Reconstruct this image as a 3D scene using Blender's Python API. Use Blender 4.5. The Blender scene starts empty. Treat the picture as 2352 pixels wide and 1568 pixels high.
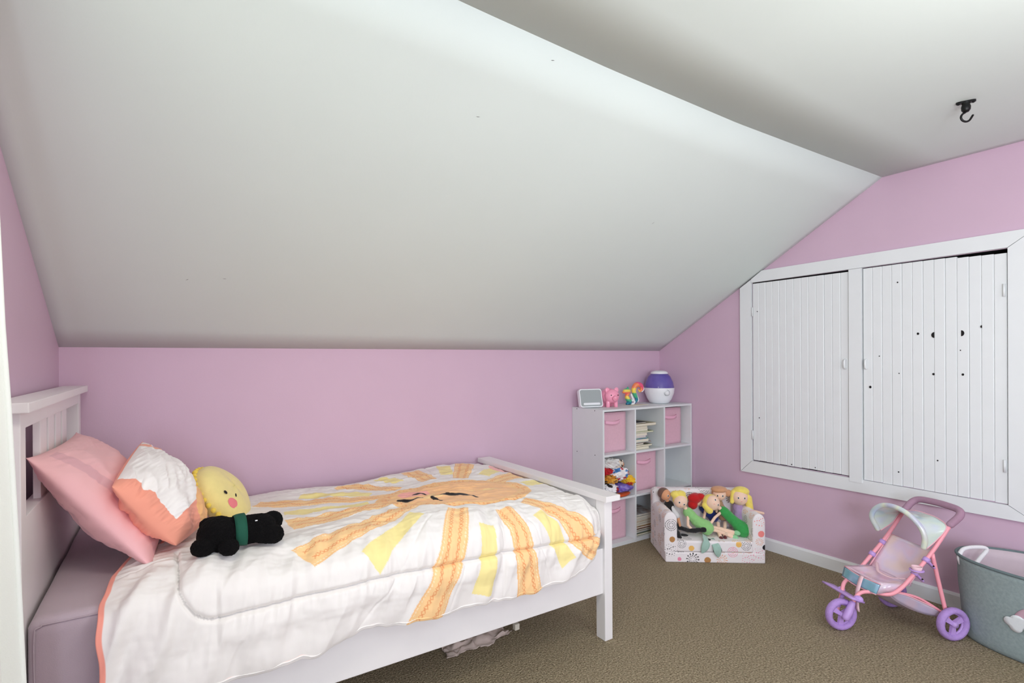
import bpy, bmesh, math, random
import numpy as np
from mathutils import Vector, Matrix
random.seed(4)
R = math.radians
PI = math.pi
col = bpy.context.scene.collection
sc = bpy.context.scene

# ------------------------------------------------------------------ camera
cd = bpy.data.cameras.new('camera'); cam = bpy.data.objects.new('camera', cd); col.objects.link(cam)
cd.sensor_width = 36; cd.lens = 1177.05 * 36 / 2352
cd.shift_x = 70.84 / 2352; cd.shift_y = 46.02 / 2352; cd.clip_start = .02
cam.matrix_world = (Matrix.Translation((0, 0, 1.2802)) @ Matrix.Rotation(R(-31.5586), 4, 'Z')
                    @ Matrix.Rotation(R(90 - .1295), 4, 'X') @ Matrix.Rotation(R(-.3535), 4, 'Z'))
sc.camera = cam

# ------------------------------------------------------------------ world and lights
w = bpy.data.worlds.new('world'); sc.world = w; w.use_nodes = True
w.node_tree.nodes['Background'].inputs[0].default_value = (.75, .85, 1, 1)
w.node_tree.nodes['Background'].inputs[1].default_value = 1.0

def light(name, kind, loc, power, color, size=.2, size_y=None, target=None):
    d = bpy.data.lights.new(name, kind); o = bpy.data.objects.new(name, d); col.objects.link(o)
    d.energy = power; d.color = color; o.location = loc
    if kind == 'AREA':
        d.size = size
        if size_y: d.shape = 'RECTANGLE'; d.size_y = size_y
    else:
        d.shadow_soft_size = size
    if target is not None:
        o.rotation_euler = (Vector(target) - Vector(loc)).to_track_quat('-Z', 'Y').to_euler()
    return o
light('ceiling_panel_light', 'AREA', (.06, .62, 2.27), 9, (1.0, .95, .86), .34, None, (.06, .62, 0))
light('ceiling_lamp_light', 'POINT', (1.62, -.05, 1.80), 12, (1.0, 1.0, .98), .28)
light('uplight', 'AREA', (1.35, -.35, 1.25), 11, (1.0, .99, .96), .5, None, (1.5, .45, 2.29))
light('window_light', 'AREA', (1.9, -1.84, 1.25), 20, (.84, .93, 1.0), 1.4, 1.1, (2.2, 1.5, .8))
light('side_fill_light', 'AREA', (-.33, -1.05, 1.15), 82, (.77, .85, 1.0), 1.0, 1.1, (3.4, .5, .3))  # added fill from the left, brightens the lower end wall; no known window
sc.view_settings.view_transform = 'Standard'; sc.view_settings.look = 'None'
sc.view_settings.exposure = 0.0; sc.view_settings.gamma = 1; sc.view_settings.use_curve_mapping = False
sc.cycles.max_bounces = 10; sc.cycles.diffuse_bounces = 6
sc.cycles.use_denoising = True

# ------------------------------------------------------------------ materials
def lin(c):
    return tuple(((x / 255) / 12.92 if x / 255 <= .04045 else ((x / 255 + .055) / 1.055) ** 2.4) for x in c)
def mat(name, rgb, rough=.6, vary=.0, vscale=20, bump=0, bscale=200, metal=0, spec=.5, sheen=0, trans=0, alpha=1,
        rgb2=None, coat=0, detail=4, bdist=.002, sss=0):
    m = bpy.data.materials.new(name); m.use_nodes = True
    nt = m.node_tree; b = nt.nodes['Principled BSDF']
    c = lin(rgb)
    b.inputs['Base Color'].default_value = (*c, 1)
    b.inputs['Roughness'].default_value = rough; b.inputs['Metallic'].default_value = metal
    b.inputs['Specular IOR Level'].default_value = spec
    b.inputs['Sheen Weight'].default_value = sheen; b.inputs['Transmission Weight'].default_value = trans
    b.inputs['Alpha'].default_value = alpha; b.inputs['Coat Weight'].default_value = coat
    tc = nt.nodes.new('ShaderNodeTexCoord')
    n = nt.nodes.new('ShaderNodeTexNoise'); n.inputs['Scale'].default_value = vscale; n.inputs['Detail'].default_value = detail
    nt.links.new(tc.outputs['Object'], n.inputs['Vector'])
    mx = nt.nodes.new('ShaderNodeMix'); mx.data_type = 'RGBA'
    cr = nt.nodes.new('ShaderNodeMapRange'); cr.inputs['From Min'].default_value = .3; cr.inputs['From Max'].default_value = .7
    nt.links.new(n.outputs['Fac'], cr.inputs['Value']); nt.links.new(cr.outputs['Result'], mx.inputs['Factor'])
    c2 = lin(rgb2) if rgb2 else tuple(x * (1 - vary) for x in c)
    mx.inputs['A'].default_value = (*c, 1); mx.inputs['B'].default_value = (*c2, 1)
    nt.links.new(mx.outputs['Result'], b.inputs['Base Color'])
    if bump:
        n2 = nt.nodes.new('ShaderNodeTexNoise'); n2.inputs['Scale'].default_value = bscale; n2.inputs['Detail'].default_value = 3
        nt.links.new(tc.outputs['Object'], n2.inputs['Vector'])
        bp = nt.nodes.new('ShaderNodeBump'); bp.inputs['Strength'].default_value = bump; bp.inputs['Distance'].default_value = bdist
        nt.links.new(n2.outputs['Fac'], bp.inputs['Height']); nt.links.new(bp.outputs['Normal'], b.inputs['Normal'])
    return m
def painted(name, rough=.85, sheen=.1, bump=.25, bscale=700, bdist=.001, spec=.3):
    m = mat(name, (255, 255, 255), rough, sheen=sheen, bump=bump, bscale=bscale, bdist=bdist, spec=spec)
    nt = m.node_tree; a = nt.nodes.new('ShaderNodeAttribute'); a.attribute_name = 'dye'
    nt.links.new(a.outputs['Color'], nt.nodes['Principled BSDF'].inputs['Base Color'])
    return m

M = dict(
    wall=mat('pink_wall_paint', (214, 184, 203), .55, .03, 3, .12, 160, spec=.35),
    ceil=mat('grey_white_ceiling_paint', (219, 229, 223), .65, .02, 2.2, .12, 60, spec=.3, bdist=.002),
    trim=mat('white_gloss_trim_paint', (236, 239, 239), .35, .02, 9, .1, 40, spec=.45),
    bedw=mat('white_bed_paint', (240, 238, 236), .38, .015, 12, spec=.45),
    chip=mat('grey_paint_chip', (110, 112, 108), .8),
    dark=mat('dark_gap', (26, 22, 22), .9, .3, 30),
    shelf=mat('white_laminate', (226, 230, 230), .45, .02, 15, spec=.4),
    pinkbin=mat('pink_bin_fabric', (226, 182, 196), .85, .06, 60, .35, 500, sheen=.2),
    pinkhandle=mat('pink_bin_handle', (240, 182, 204), .7, .05, 80, .2, 600),
    sheet=mat('lavender_grey_sheet', (186, 170, 178), .9, .03, 15, .3, 600, sheen=.15),
    pinkcase=mat('pink_pillowcase', (240, 186, 190), .9, .04, 10, .3, 500, sheen=.15),
    pinkband=mat('pink_pillow_hem_band', (224, 172, 178), .9, .04, 10, .3, 500, sheen=.15),
    yellow=mat('yellow_plush', (246, 228, 150), .95, .06, 30, .5, 300, sheen=.3, bdist=.003),
    pom=mat('yellow_pompom', (252, 222, 90), .95, .1, 60, .6, 500, sheen=.3),
    blackfur=mat('black_fur', (14, 13, 14), .95, .3, 60, .9, 350, bdist=.006, spec=.15),
    greencloth=mat('dark_green_bandana', (14, 82, 62), .85, .08, 60, .2, 500),
    cheek=mat('pink_cheek_patch', (240, 132, 140), .9),
    ink=mat('black_ink', (16, 14, 16), .5),
    curtain=mat('white_curtain_cloth', (240, 244, 238), .9, .02, 8, .2, 400, sheen=.2),
    felt=mat('grey_green_felt', (158, 174, 173), .95, rgb2=(142, 158, 158), vscale=90, bump=.5, bscale=400, bdist=.002),
    feltrim=mat('dark_grey_felt_rim', (108, 124, 126), .9, .1, 60, .4, 400),
    liner=mat('pale_pink_liner', (206, 190, 196), .9, .04, 30, .3, 400),
    rope=mat('white_cotton_rope', (240, 240, 240), .9, .08, 200, .6, 400),
    cloud=mat('white_felt_cloud', (234, 240, 242), .9, .03, 100, .3, 400),
    rose=mat('dusty_pink_felt', (205, 170, 184), .9, .03, 100, .3, 400),
    mauve=mat('mauve_felt', (132, 116, 150), .9, .03, 100, .3, 400),
    framepink=mat('pink_stroller_frame', (250, 166, 178), .35, .02, 20, spec=.5),
    lilac=mat('lilac_plastic', (196, 160, 224), .42, .04, 40, .1, 200),
    lilac2=mat('lilac_tread', (188, 152, 220), .75, .12, 90, .7, 260, bdist=.003),
    grip=mat('mauve_foam_grip', (172, 136, 156), .9, .06, 90, .4, 400),
    strap=mat('pale_pink_strap', (246, 208, 214), .8, .03, 90, .3, 500),
    binding=mat('pink_binding', (240, 182, 192), .8, .03, 90, .3, 500),
    plastic=mat('white_plastic', (240, 243, 245), .3, .01, 20),
    pig=mat('pink_piggy', (252, 164, 190), .3, .02, 20, coat=.3),
    greymesh=mat('grey_speaker_cloth', (168, 176, 176), .9, .08, 500, .3, 900),
    hook=mat('black_metal', (34, 34, 34), .4, .1, 60, metal=.6),
    paper=mat('cream_paper', (232, 226, 206), .9, .08, 120),
    skin=mat('doll_skin_cloth', (250, 214, 188), .85, .02, 80, .2, 500, sheen=.2),
    skin2=mat('doll_tan_cloth', (222, 160, 118), .85, .02, 80, .2, 500, sheen=.2),
    white=mat('white_eye', (245, 245, 245), .4),
)
# translucent blue-purple tank
M['tank'] = mat('purple_tank_plastic', (112, 96, 196), .12, rgb2=(150, 138, 216), vscale=6, spec=.6, trans=.35)
# iridescent plastic sheets
def irid(name, a, b, c, alpha=1.0, rough=.16):
    m = mat(name, a, rough, spec=.9, coat=.5, bump=.35, bscale=14, bdist=.01)
    nt = m.node_tree; n = nt.nodes.new('ShaderNodeTexNoise'); n.inputs['Scale'].default_value = 9; n.inputs['Detail'].default_value = 1
    tc = nt.nodes.new('ShaderNodeTexCoord'); nt.links.new(tc.outputs['Object'], n.inputs['Vector'])
    r = nt.nodes.new('ShaderNodeValToRGB'); r.color_ramp.elements[0].position = .35; r.color_ramp.elements[1].position = .65
    r.color_ramp.elements[0].color = (*lin(a), 1); r.color_ramp.elements[1].color = (*lin(c), 1)
    e = r.color_ramp.elements.new(.5); e.color = (*lin(b), 1)
    nt.links.new(n.outputs['Fac'], r.inputs['Fac']); nt.links.new(r.outputs['Color'], nt.nodes['Principled BSDF'].inputs['Base Color'])
    nt.nodes['Principled BSDF'].inputs['Alpha'].default_value = alpha
    return m
M['hood'] = irid('iridescent_hood', (200, 226, 230), (214, 228, 214), (206, 214, 236))
M['hoodtube'] = irid('iridescent_hood_tube', (186, 208, 226), (224, 230, 206), (196, 200, 222), rough=.2)
M['seatv'] = irid('iridescent_pink_vinyl', (234, 200, 214), (226, 206, 226), (238, 212, 206))
M['basketv'] = irid('clear_pink_vinyl', (220, 196, 212), (206, 196, 220), (224, 208, 220), .82)
M['bluev'] = irid('blue_shiny_vinyl', (120, 176, 190), (150, 190, 214), (110, 166, 186))

# carpet
cm = mat('brown_carpet', (190, 175, 146), 1.0, rgb2=(112, 100, 76), vscale=135, bump=1.0, bscale=140, bdist=.012, spec=.1, detail=8)
M['carpet'] = cm

# ------------------------------------------------------------------ helpers
def meta(o, label=None, cat=None, group=None, kind=None):
    if label: o['label'] = label
    if cat: o['category'] = cat
    if group: o['group'] = group
    if kind: o['kind'] = kind
    return o
def thing(name, label, cat, loc=(0, 0, 0), rz=0, group=None):
    o = bpy.data.objects.new(name, None); col.objects.link(o); o.empty_display_size = .05
    o.location = loc; o.rotation_euler = (0, 0, rz)
    return meta(o, label, cat, group)
def link(name, me, m, parent=None, smooth=False):
    if isinstance(m, (list, tuple)):
        for x in m: me.materials.append(x)
    elif m: me.materials.append(m)
    o = bpy.data.objects.new(name, me); col.objects.link(o)
    if parent is not None: o.parent = parent
    if smooth: me.shade_smooth()
    return o
def worldof(p):
    m = Matrix.Identity(4)
    while p is not None:
        m = Matrix.LocRotScale(p.location, p.rotation_euler, p.scale) @ m
        p = p.parent
    return m
def mk(name, V, F, m, parent=None, smooth=False, world=True):
    """vertices in world space unless world=False (then in the parent's own frame)"""
    V = np.array(V, float).reshape(-1, 3)
    if world and parent is not None:
        inv = np.array(worldof(parent).inverted())
        V = V @ inv[:3, :3].T + inv[:3, 3]
    me = bpy.data.meshes.new(name); me.from_pydata(V.tolist(), [], [list(f) for f in F]); me.validate(); me.update()
    return link(name, me, m, parent, smooth)
def fix(o):
    bm = bmesh.new(); bm.from_mesh(o.data); bmesh.ops.remove_doubles(bm, verts=bm.verts, dist=1e-5)
    bmesh.ops.recalc_face_normals(bm, faces=bm.faces); bm.to_mesh(o.data); bm.free(); return o
def box(name, lo, hi, m, parent=None, bev=.0, world=True, rot=None, seg=2, kids=None):
    bm = bmesh.new(); bmesh.ops.create_cube(bm, size=1)
    s = [max(1e-4, hi[i] - lo[i]) for i in range(3)]; c = [(hi[i] + lo[i]) / 2 for i in range(3)]
    for v in bm.verts: v.co = Vector([v.co[i] * s[i] for i in range(3)])
    if bev: bmesh.ops.bevel(bm, geom=list(bm.edges), offset=bev, segments=seg, affect='EDGES', profile=.7)
    if rot is not None:
        bmesh.ops.transform(bm, matrix=rot.to_4x4(), verts=bm.verts)
    for v in bm.verts: v.co += Vector(c)
    bm.verts.index_update()
    V = [tuple(v.co) for v in bm.verts]; F = [[v.index for v in f.verts] for f in bm.faces]; bm.free()
    return mk(name, V, F, m, parent, bool(bev) and seg > 2, world)
def prism(name, poly, axis, a, b, m, parent=None, world=True):
    """poly of 2D points extruded along axis (0,1,2) from a to b"""
    n = len(poly); V = []
    for t in (a, b):
        for p in poly:
            q = list(p); q.insert(axis, t); V.append(q)
    F = [list(range(n)), list(range(2 * n - 1, n - 1, -1))] + [[i, (i + 1) % n, n + (i + 1) % n, n + i] for i in range(n)]
    return fix(mk(name, V, F, m, parent, False, world))
def catmull(P, n=8, closed=False):
    P = [np.array(p, float) for p in P]; out = []
    N = len(P)
    for i in range(N if closed else N - 1):
        p0 = P[(i - 1) % N] if closed or i > 0 else 2 * P[0] - P[1]
        p1 = P[i]; p2 = P[(i + 1) % N]
        p3 = P[(i + 2) % N] if closed or i + 2 < N else 2 * P[-1] - P[-2]
        for k in range(n):
            t = k / n
            out.append(.5 * ((2 * p1) + (-p0 + p2) * t + (2 * p0 - 5 * p1 + 4 * p2 - p3) * t * t + (-p0 + 3 * p1 - 3 * p2 + p3) * t ** 3))
    if not closed: out.append(P[-1])
    return out
def tube_data(P, r, seg=12, caps=True, closed=False, flat=1.0, roundcap=False):
    P = [np.array(p, float) for p in P]; N = len(P)
    rr = list(r) if hasattr(r, '__len__') else [r] * N
    if roundcap and not closed:
        d0 = P[0] - P[1]; d0 /= np.linalg.norm(d0) + 1e-9; d1 = P[-1] - P[-2]; d1 /= np.linalg.norm(d1) + 1e-9
        pre = [(P[0] + d0 * rr[0] * math.sin(a), rr[0] * math.cos(a)) for a in (1.45, 1.1, .75, .4)]
        post = [(P[-1] + d1 * rr[-1] * math.sin(a), rr[-1] * math.cos(a)) for a in (.4, .75, 1.1, 1.45)]
        P = [p for p, _ in pre] + P + [p for p, _ in post]; rr = [x for _, x in pre] + rr + [x for _, x in post]; N = len(P)
    V = []; up = None
    for i in range(N):
        a = P[(i - 1) % N] if (closed or i > 0) else P[i]; b = P[(i + 1) % N] if (closed or i < N - 1) else P[i]
        t = b - a; t /= np.linalg.norm(t) + 1e-12
        if up is None:
            up = np.array([0, 0, 1.]) if abs(t[2]) < .9 else np.array([1., 0, 0])
        x = up - t * (up @ t); x /= np.linalg.norm(x) + 1e-12; up = x
        y = np.cross(t, x)
        for k in range(seg):
            a_ = 2 * PI * k / seg
            V.append(P[i] + rr[i] * (math.cos(a_) * x * flat + math.sin(a_) * y))
    F = []
    for i in range(N if closed else N - 1):
        j = (i + 1) % N
        for k in range(seg):
            l = (k + 1) % seg
            F.append([i * seg + k, i * seg + l, j * seg + l, j * seg + k])
    if caps and not closed:
        F.append(list(range(seg))[::-1]); F.append([(N - 1) * seg + k for k in range(seg)])
    return V, F
def tube(name, P, r, m, parent=None, seg=12, closed=False, flat=1.0, world=True, roundcap=False):
    V, F = tube_data(P, r, seg, True, closed, flat, roundcap)
    return mk(name, V, F, m, parent, True, world)
def join(parts):
    V = []; F = []
    for v, f in parts:
        n = len(V); V += list(v); F += [[i + n for i in g] for g in f]
    return V, F
def ell_data(c, r, rot=None, nu=20, nv=12):
    V = []; F = []
    r = (r, r, r) if not hasattr(r, '__len__') else r
    for i in range(nv + 1):
        th = PI * i / nv
        for j in range(nu):
            ph = 2 * PI * j / nu
            p = Vector((r[0] * math.sin(th) * math.cos(ph), r[1] * math.sin(th) * math.sin(ph), r[2] * math.cos(th)))
            if rot is not None: p = rot @ p
            V.append((c[0] + p[0], c[1] + p[1], c[2] + p[2]))
    for i in range(nv):
        for j in range(nu):
            k = (j + 1) % nu
            F.append([i * nu + j, (i + 1) * nu + j, (i + 1) * nu + k, i * nu + k])
    return V, F
def ell(name, c, r, m, parent=None, rot=None, world=True, nu=20, nv=12):
    V, F = ell_data(c, r, rot, nu, nv)
    return fix(mk(name, V, F, m, parent, True, world))
def blob(name, shapes, m, parent=None, voxel=.004, smooth=4, world=True):
    V, F = join(shapes); o = fix(mk(name, V, F, m, parent, True, world))
    md = o.modifiers.new('r', 'REMESH'); md.mode = 'VOXEL'; md.voxel_size = voxel; md.use_smooth_shade = True
    md = o.modifiers.new('s', 'SMOOTH'); md.iterations = smooth; md.factor = .5
    return o
def lathe(name, prof, c, m, parent=None, seg=32, world=True, sx=1, sy=1):
    V = []; F = []; n = len(prof)
    for r_, z in prof:
        for k in range(seg):
            a = 2 * PI * k / seg; V.append((c[0] + sx * r_ * math.cos(a), c[1] + sy * r_ * math.sin(a), c[2] + z))
    for i in range(n - 1):
        for k in range(seg):
            l = (k + 1) % seg; F.append([i * seg + k, i * seg + l, (i + 1) * seg + l, (i + 1) * seg + k])
    return fix(mk(name, V, F, m, parent, True, world))
# numpy gradient noise
_rng = np.random.RandomState(7); _perm = _rng.permutation(256); _perm = np.concatenate([_perm, _perm, _perm]); _g = _rng.uniform(0, 2 * PI, 256)
def noise(x, y, seed=0):
    x = np.asarray(x, float) + seed * 17.31; y = np.asarray(y, float) + seed * 5.77
    xi = np.floor(x).astype(int); yi = np.floor(y).astype(int); xf = x - xi; yf = y - yi
    u = xf ** 3 * (xf * (xf * 6 - 15) + 10); v = yf ** 3 * (yf * (yf * 6 - 15) + 10)
    def gr(ix, iy, dx, dy):
        a = _g[_perm[(_perm[ix & 255] + (iy & 255))] & 255]; return np.cos(a) * dx + np.sin(a) * dy
    a = gr(xi, yi, xf, yf); b = gr(xi + 1, yi, xf - 1, yf); c = gr(xi, yi + 1, xf, yf - 1); d = gr(xi + 1, yi + 1, xf - 1, yf - 1)
    return (a + (b - a) * u + (c - a) * v + (a - b - c + d) * u * v) * 1.5
def fbm(x, y, o=3, seed=0):
    s = 0; a = 1
    for i in range(o): s = s + a * noise(x * 2 ** i, y * 2 ** i, seed + i * 3); a *= .5
    return s
def grid_faces(nu, nv, wrap=False):
    i, j = np.meshgrid(np.arange(nu - 1), np.arange(nv - 1), indexing='ij')
    a = (i * nv + j).ravel(); return np.stack([a, a + 1, a + nv + 1, a + nv], 1)
def sheet(name, P, m, parent=None, thick=0, offset=-1, dye=None, world=True):
    """P: array nu x nv x 3"""
    nu, nv = P.shape[:2]; V = P.reshape(-1, 3)
    o = mk(name, V, grid_faces(nu, nv).tolist(), m, parent, True, world)
    if dye is not None: set_dye(o, dye.reshape(-1, 3))
    if thick:
        md = o.modifiers.new('t', 'SOLIDIFY'); md.thickness = thick; md.offset = offset
    return o
def set_dye(o, rgb255):
    c = np.asarray(rgb255, float) / 255; c = np.where(c <= .04045, c / 12.92, ((c + .055) / 1.055) ** 2.4)
    at = o.data.color_attributes.new('dye', 'FLOAT_COLOR', 'POINT')
    at.data.foreach_set('color', np.concatenate([c, np.ones((len(c), 1))], 1).astype(np.float32).ravel())
def rbox_dense(lo, hi, r, step, bottom=True):
    lo = np.array(lo, float); hi = np.array(hi, float); V = []; F = []; off = 0
    for ax in range(3):
        o1, o2 = [a for a in range(3) if a != ax]
        n1 = max(2, int((hi[o1] - lo[o1]) / step) + 1); n2 = max(2, int((hi[o2] - lo[o2]) / step) + 1)
        A, B = np.meshgrid(np.linspace(lo[o1], hi[o1], n1), np.linspace(lo[o2], hi[o2], n2), indexing='ij')
        for side in (lo[ax], hi[ax]):
            P = np.zeros((n1, n2, 3)); P[..., o1] = A; P[..., o2] = B; P[..., ax] = side
            rr = np.array(r if hasattr(r, '__len__') else (r, r, r), float)
            rad = rr.max()
            il = lo + rr; ih = hi - rr
            if not bottom: il[2] = lo[2]
            q = np.clip(P, il, np.maximum(ih, il)); d = P - q; L = np.linalg.norm(d / np.maximum(rr, 1e-6), axis=2, keepdims=True)
            P = np.where(L > 1e-6, q + d / np.maximum(L, 1), P)
            V.append(P.reshape(-1, 3)); F.append(grid_faces(n1, n2) + off); off += n1 * n2
    return np.concatenate(V), np.concatenate(F)

# ================================================================== STRUCTURE
XE, XL, YK, HK, YR, HC, YB = 3.428, -.3907, 2.802, 1.3357, 1.2755, 2.2928, -1.9
st = lambda o, l, c='wall': meta(o, l, c, kind='structure')
st(box('floor', (XL - .05, YB - .05, -.06), (XE + .05, YK + .05, 0), M['carpet']), 'brown speckled carpet covering the bedroom floor', 'floor')
st(box('wall_back', (XL - .05, YK, 0), (XE + .05, YK + .06, HK + .03), M['wall']), 'low pink knee wall running behind the bed', 'wall')
st(prism('wall_left', [(YB, 0), (YK, 0), (YK, HK + .03), (YR, HC + .03), (YB, HC + .03)], 0, XL - .06, XL, M['wall']), 'pink gable wall behind the headboard', 'wall')
st(box('wall_front', (XL - .05, YB - .06, 0), (XE + .05, YB, HC), M['wall']), 'pink wall behind the viewer holding the window', 'wall')
# end wall with an opening for the cupboard doors
OY0, OY1, OZ0, OZ1 = .767, 2.018, .583, 1.799
we = thing('wall_right', 'pink end wall under the slope holding the low cupboard doors', 'wall', (XE, 1, 0)); we['kind'] = 'structure'
sl = lambda y: HK + (YK - y) * (HC - HK) / (YK - YR)
up = .03
V = []; F = []
for poly in ([(YK, 0), (YK, HK + up), (OY1, sl(OY1) + up), (OY1, 0)], [(OY0, 0), (OY0, HC + up), (YB, HC + up), (YB, 0)],
             [(OY1, OZ1), (OY1, sl(OY1) + up), (YR, HC + up), (OY0, HC + up), (OY0, OZ1)], [(OY1, 0), (OY1, OZ0), (OY0, OZ0), (OY0, 0)]):
    n = len(V); V += [(XE, y, z) for y, z in poly]; F.append([n + i for i in range(len(poly))])
o = mk('plaster', V, F, M['wall'], we)
cb = thing('wall_cupboard', 'dark inside of the low wall cupboard', 'wall', (XE, 1, 0)); cb['kind'] = 'structure'
V = [(XE + d, y, z) for d in (.0, .4) for y, z in ((OY0, OZ0), (OY1, OZ0), (OY1, OZ1), (OY0, OZ1))]
mk('lining', V, [[4, 5, 6, 7], [0, 1, 5, 4], [1, 2, 6, 5], [2, 3, 7, 6], [3, 0, 4, 7]], M['dark'], cb)
# ceiling: slope with a slightly uneven ridge and flat part
nx = 60; xs = np.linspace(XL - .02, XE + .02, nx)
ridge = np.interp(xs, [-.4, .7, .82, 1.32, 2.1, 2.8, 3.43], [1.245, 1.260, 1.266, 1.286, 1.299, 1.286, 1.270])
rows = []
for t in np.linspace(0, 1, 12):
    y = YK + .02 + (ridge - YK - .02) * t; z = HK + (HC - HK) * t + 0 * xs
    rows.append(np.stack([xs, y, z], 1))
st(sheet('ceiling', np.array(rows), M['ceil'], thick=.04, offset=-1), 'large white-grey sloping ceiling above the bed', 'ceiling')
rows = []
for t in np.linspace(0, 1, 12):
    y = ridge + (YB - .02 - ridge) * t; z = HC + 0 * xs
    rows.append(np.stack([xs, y, z], 1))
st(sheet('ceiling', np.array(rows), M['ceil'], thick=.04, offset=-1), 'flat grey-white upper ceiling with the black hook', 'ceiling')
# baseboards
def molding(name, a, b, inward, label, h=.08, t=.014):
    a = np.array(a, float); b = np.array(b, float); n = np.array(inward, float)
    prof = [(0, 0), (t, 0), (t, h - .012), (t * .45, h), (0, h)]
    V = [tuple(p + n * q[0]) + (q[1],) for p in (a, b) for q in prof]
    F = [[0, 1, 2, 3, 4], [9, 8, 7, 6, 5]] + [[i, (i + 1) % 5, 5 + (i + 1) % 5, 5 + i] for i in range(5)]
    return st(fix(mk(name, V, F, M['trim'])), label, 'baseboard')
molding('baseboard_right', (XE, YK - .001), (XE, YB), (-1, 0), 'white baseboard along the pink end wall')
molding('baseboard_back', (XL, YK), (XE - .016, YK), (0, -1), 'white baseboard along the knee wall behind the bed')
molding('baseboard_left', (XL, YK - .016), (XL, YB), (1, 0), 'white baseboard along the headboard wall')

# cupboard casing
XF = XE - .020
def trim(name, poly, lab, x0=XF, x1=XE + .002):
    return st(prism(name, poly, 0, x0, x1, M['trim']), lab, 'trim')
trim('trim_1', [(1.945, 1.872), (.667, 1.877), (.767, 1.801), (2.018, 1.799), (2.018, sl(2.018) - .004)], 'white top board of the cupboard casing, cut along the slope')
trim('trim_2', [(2.099, .500), (2.099, sl(2.099) - .006), (2.020, sl(2.020) - .006), (2.020, .583)], 'white left board of the cupboard casing')
trim('trim_3', [(2.097, .499), (2.018, .582), (.767, .575), (.667, .508)], 'white bottom board of the cupboard casing')
trim('trim_4', [(.667, .510), (.765, .577), (.765, 1.799), (.667, 1.875)], 'white right board of the cupboard casing')
trim('trim_5', [(1.430, .560), (1.430, 1.7975), (1.366, 1.7975), (1.366, .560)], 'white upright board between the two cupboard doors', XE - .024, XE + .01)
# plank doors
def door(name, label, ya, yb, n, z0, ztop, handle_y, holes, hinge_y):
    d = thing(name, label, 'door', (XE, (ya + yb) / 2, z0)); d['kind'] = 'structure'
    wd = (ya - yb) / n
    for i in range(n):
        y1 = ya - i * wd; y0 = y1 - wd
        zt = ztop(i / (n - 1)); zb = z0 + random.uniform(-.0015, .0015); c = .0030
        xf = XE - .011 - random.uniform(0, .0016) - (.0012 if i % 2 else 0); g = .0003
        pr = [(XE + .008, y1 - g), (xf + c, y1 - g), (xf, y1 - g - c), (xf, y0 + g + c), (xf + c, y0 + g), (XE + .008, y0 + g)]
        V = [(x, y, z) for z in (zb, zt) for x, y in pr]
        F = [list(range(6)), list(range(11, 5, -1))] + [[k, (k + 1) % 6, 6 + (k + 1) % 6, 6 + k] for k in range(6)]
        fix(mk('plank', V, F, M['trim'], d))
    # small recessed pull
    hz = 1.245
    P = catmull([(XE - .014, handle_y, hz - .026), (XE - .026, handle_y, hz - .020), (XE - .030, handle_y, hz), (XE - .026, handle_y, hz + .020), (XE - .014, handle_y, hz + .026)], 5)
    tube('door_handle', P, .0055, M['trim'], d, 10, flat=1.0)
    for hy, hz, r_, half in holes:
        a0, a1 = {0: (0, 2 * PI), 1: (PI / 2, 3 * PI / 2), -1: (-PI / 2, PI / 2)}[half]
        pts = [(XE - .0150, hy - r_ * .8 * math.cos(a0 + (a1 - a0) * k / 14), hz + r_ * math.sin(a0 + (a1 - a0) * k / 14)) for k in range(15)]
        V = pts + [(XE - .002, y, z) for _, y, z in pts]; m_ = len(pts)
        mk('hole', V, [list(range(m_))] + [[k, (k + 1) % m_, m_ + (k + 1) % m_, m_ + k] for k in range(m_)], M['dark'], d)
    for z in (.76, 1.60):
        Vp, Fp = tube_data([(XE - .018, hinge_y, z - .03), (XE - .018, hinge_y, z + .03)], .005, 8)
        mk('hinge', Vp, Fp, M['trim'], d, True)
random.seed(11)
door('door_1', 'left white beadboard cupboard door with narrow planks', 2.013, 1.434, 13, .590, lambda t: 1.791 - .004 * t, 1.452,
     [(1.76, .60, .004, 0), (1.98, 1.60, .003, 0), (1.97, .88, .003, 0), (1.62, .605, .003, 0)], 2.013)
def onw(u, v):   # closet hole positions, measured offline
    return None
random.seed(12)
door('door_2', 'right white beadboard cupboard door with black screw holes', 1.362, .769, 13, .581, lambda t: 1.793 - .010 * t ** 3 - (.006 if t > .7 else 0), 1.346,
     [(1.1085, 1.408, .0065, 0), (1.0405, 1.398, .0150, 1), (.9345, 1.402, .0150, -1), (.8575, 1.431, .0065, 1), (1.327, 1.115, .0070, 0),
      (1.0445, 1.194, .0060, 0), (.9285, 1.194, .0060, 0), (1.192, 1.195, .003, 0), (1.283, 1.29, .003, 0), (1.196, .655, .004, 0),
      (1.029, .745, .004, 0), (.9375, 1.316, .003, 0), (1.197, 1.693, .004, 0)], .778)

# window behind the viewer
wn = thing('window_1', 'white framed window in the wall behind the viewer', 'window', (1.9, YB, 1.45)); wn['kind'] = 'structure'
for a, b in (((1.1, .8), (2.7, .86)), ((1.1, 2.04), (2.7, 2.1)), ((1.1, .86), (1.16, 2.04)), ((2.64, .86), (2.7, 2.04)), ((1.88, .86), (1.92, 2.04))):
    box('window_frame', (a[0], YB, a[1]), (b[0], YB + .04, b[1]), M['trim'], wn, .004)
box('pane', (1.16, YB + .002, .86), (2.64, YB + .006, 2.04), M['white'], wn)

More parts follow.
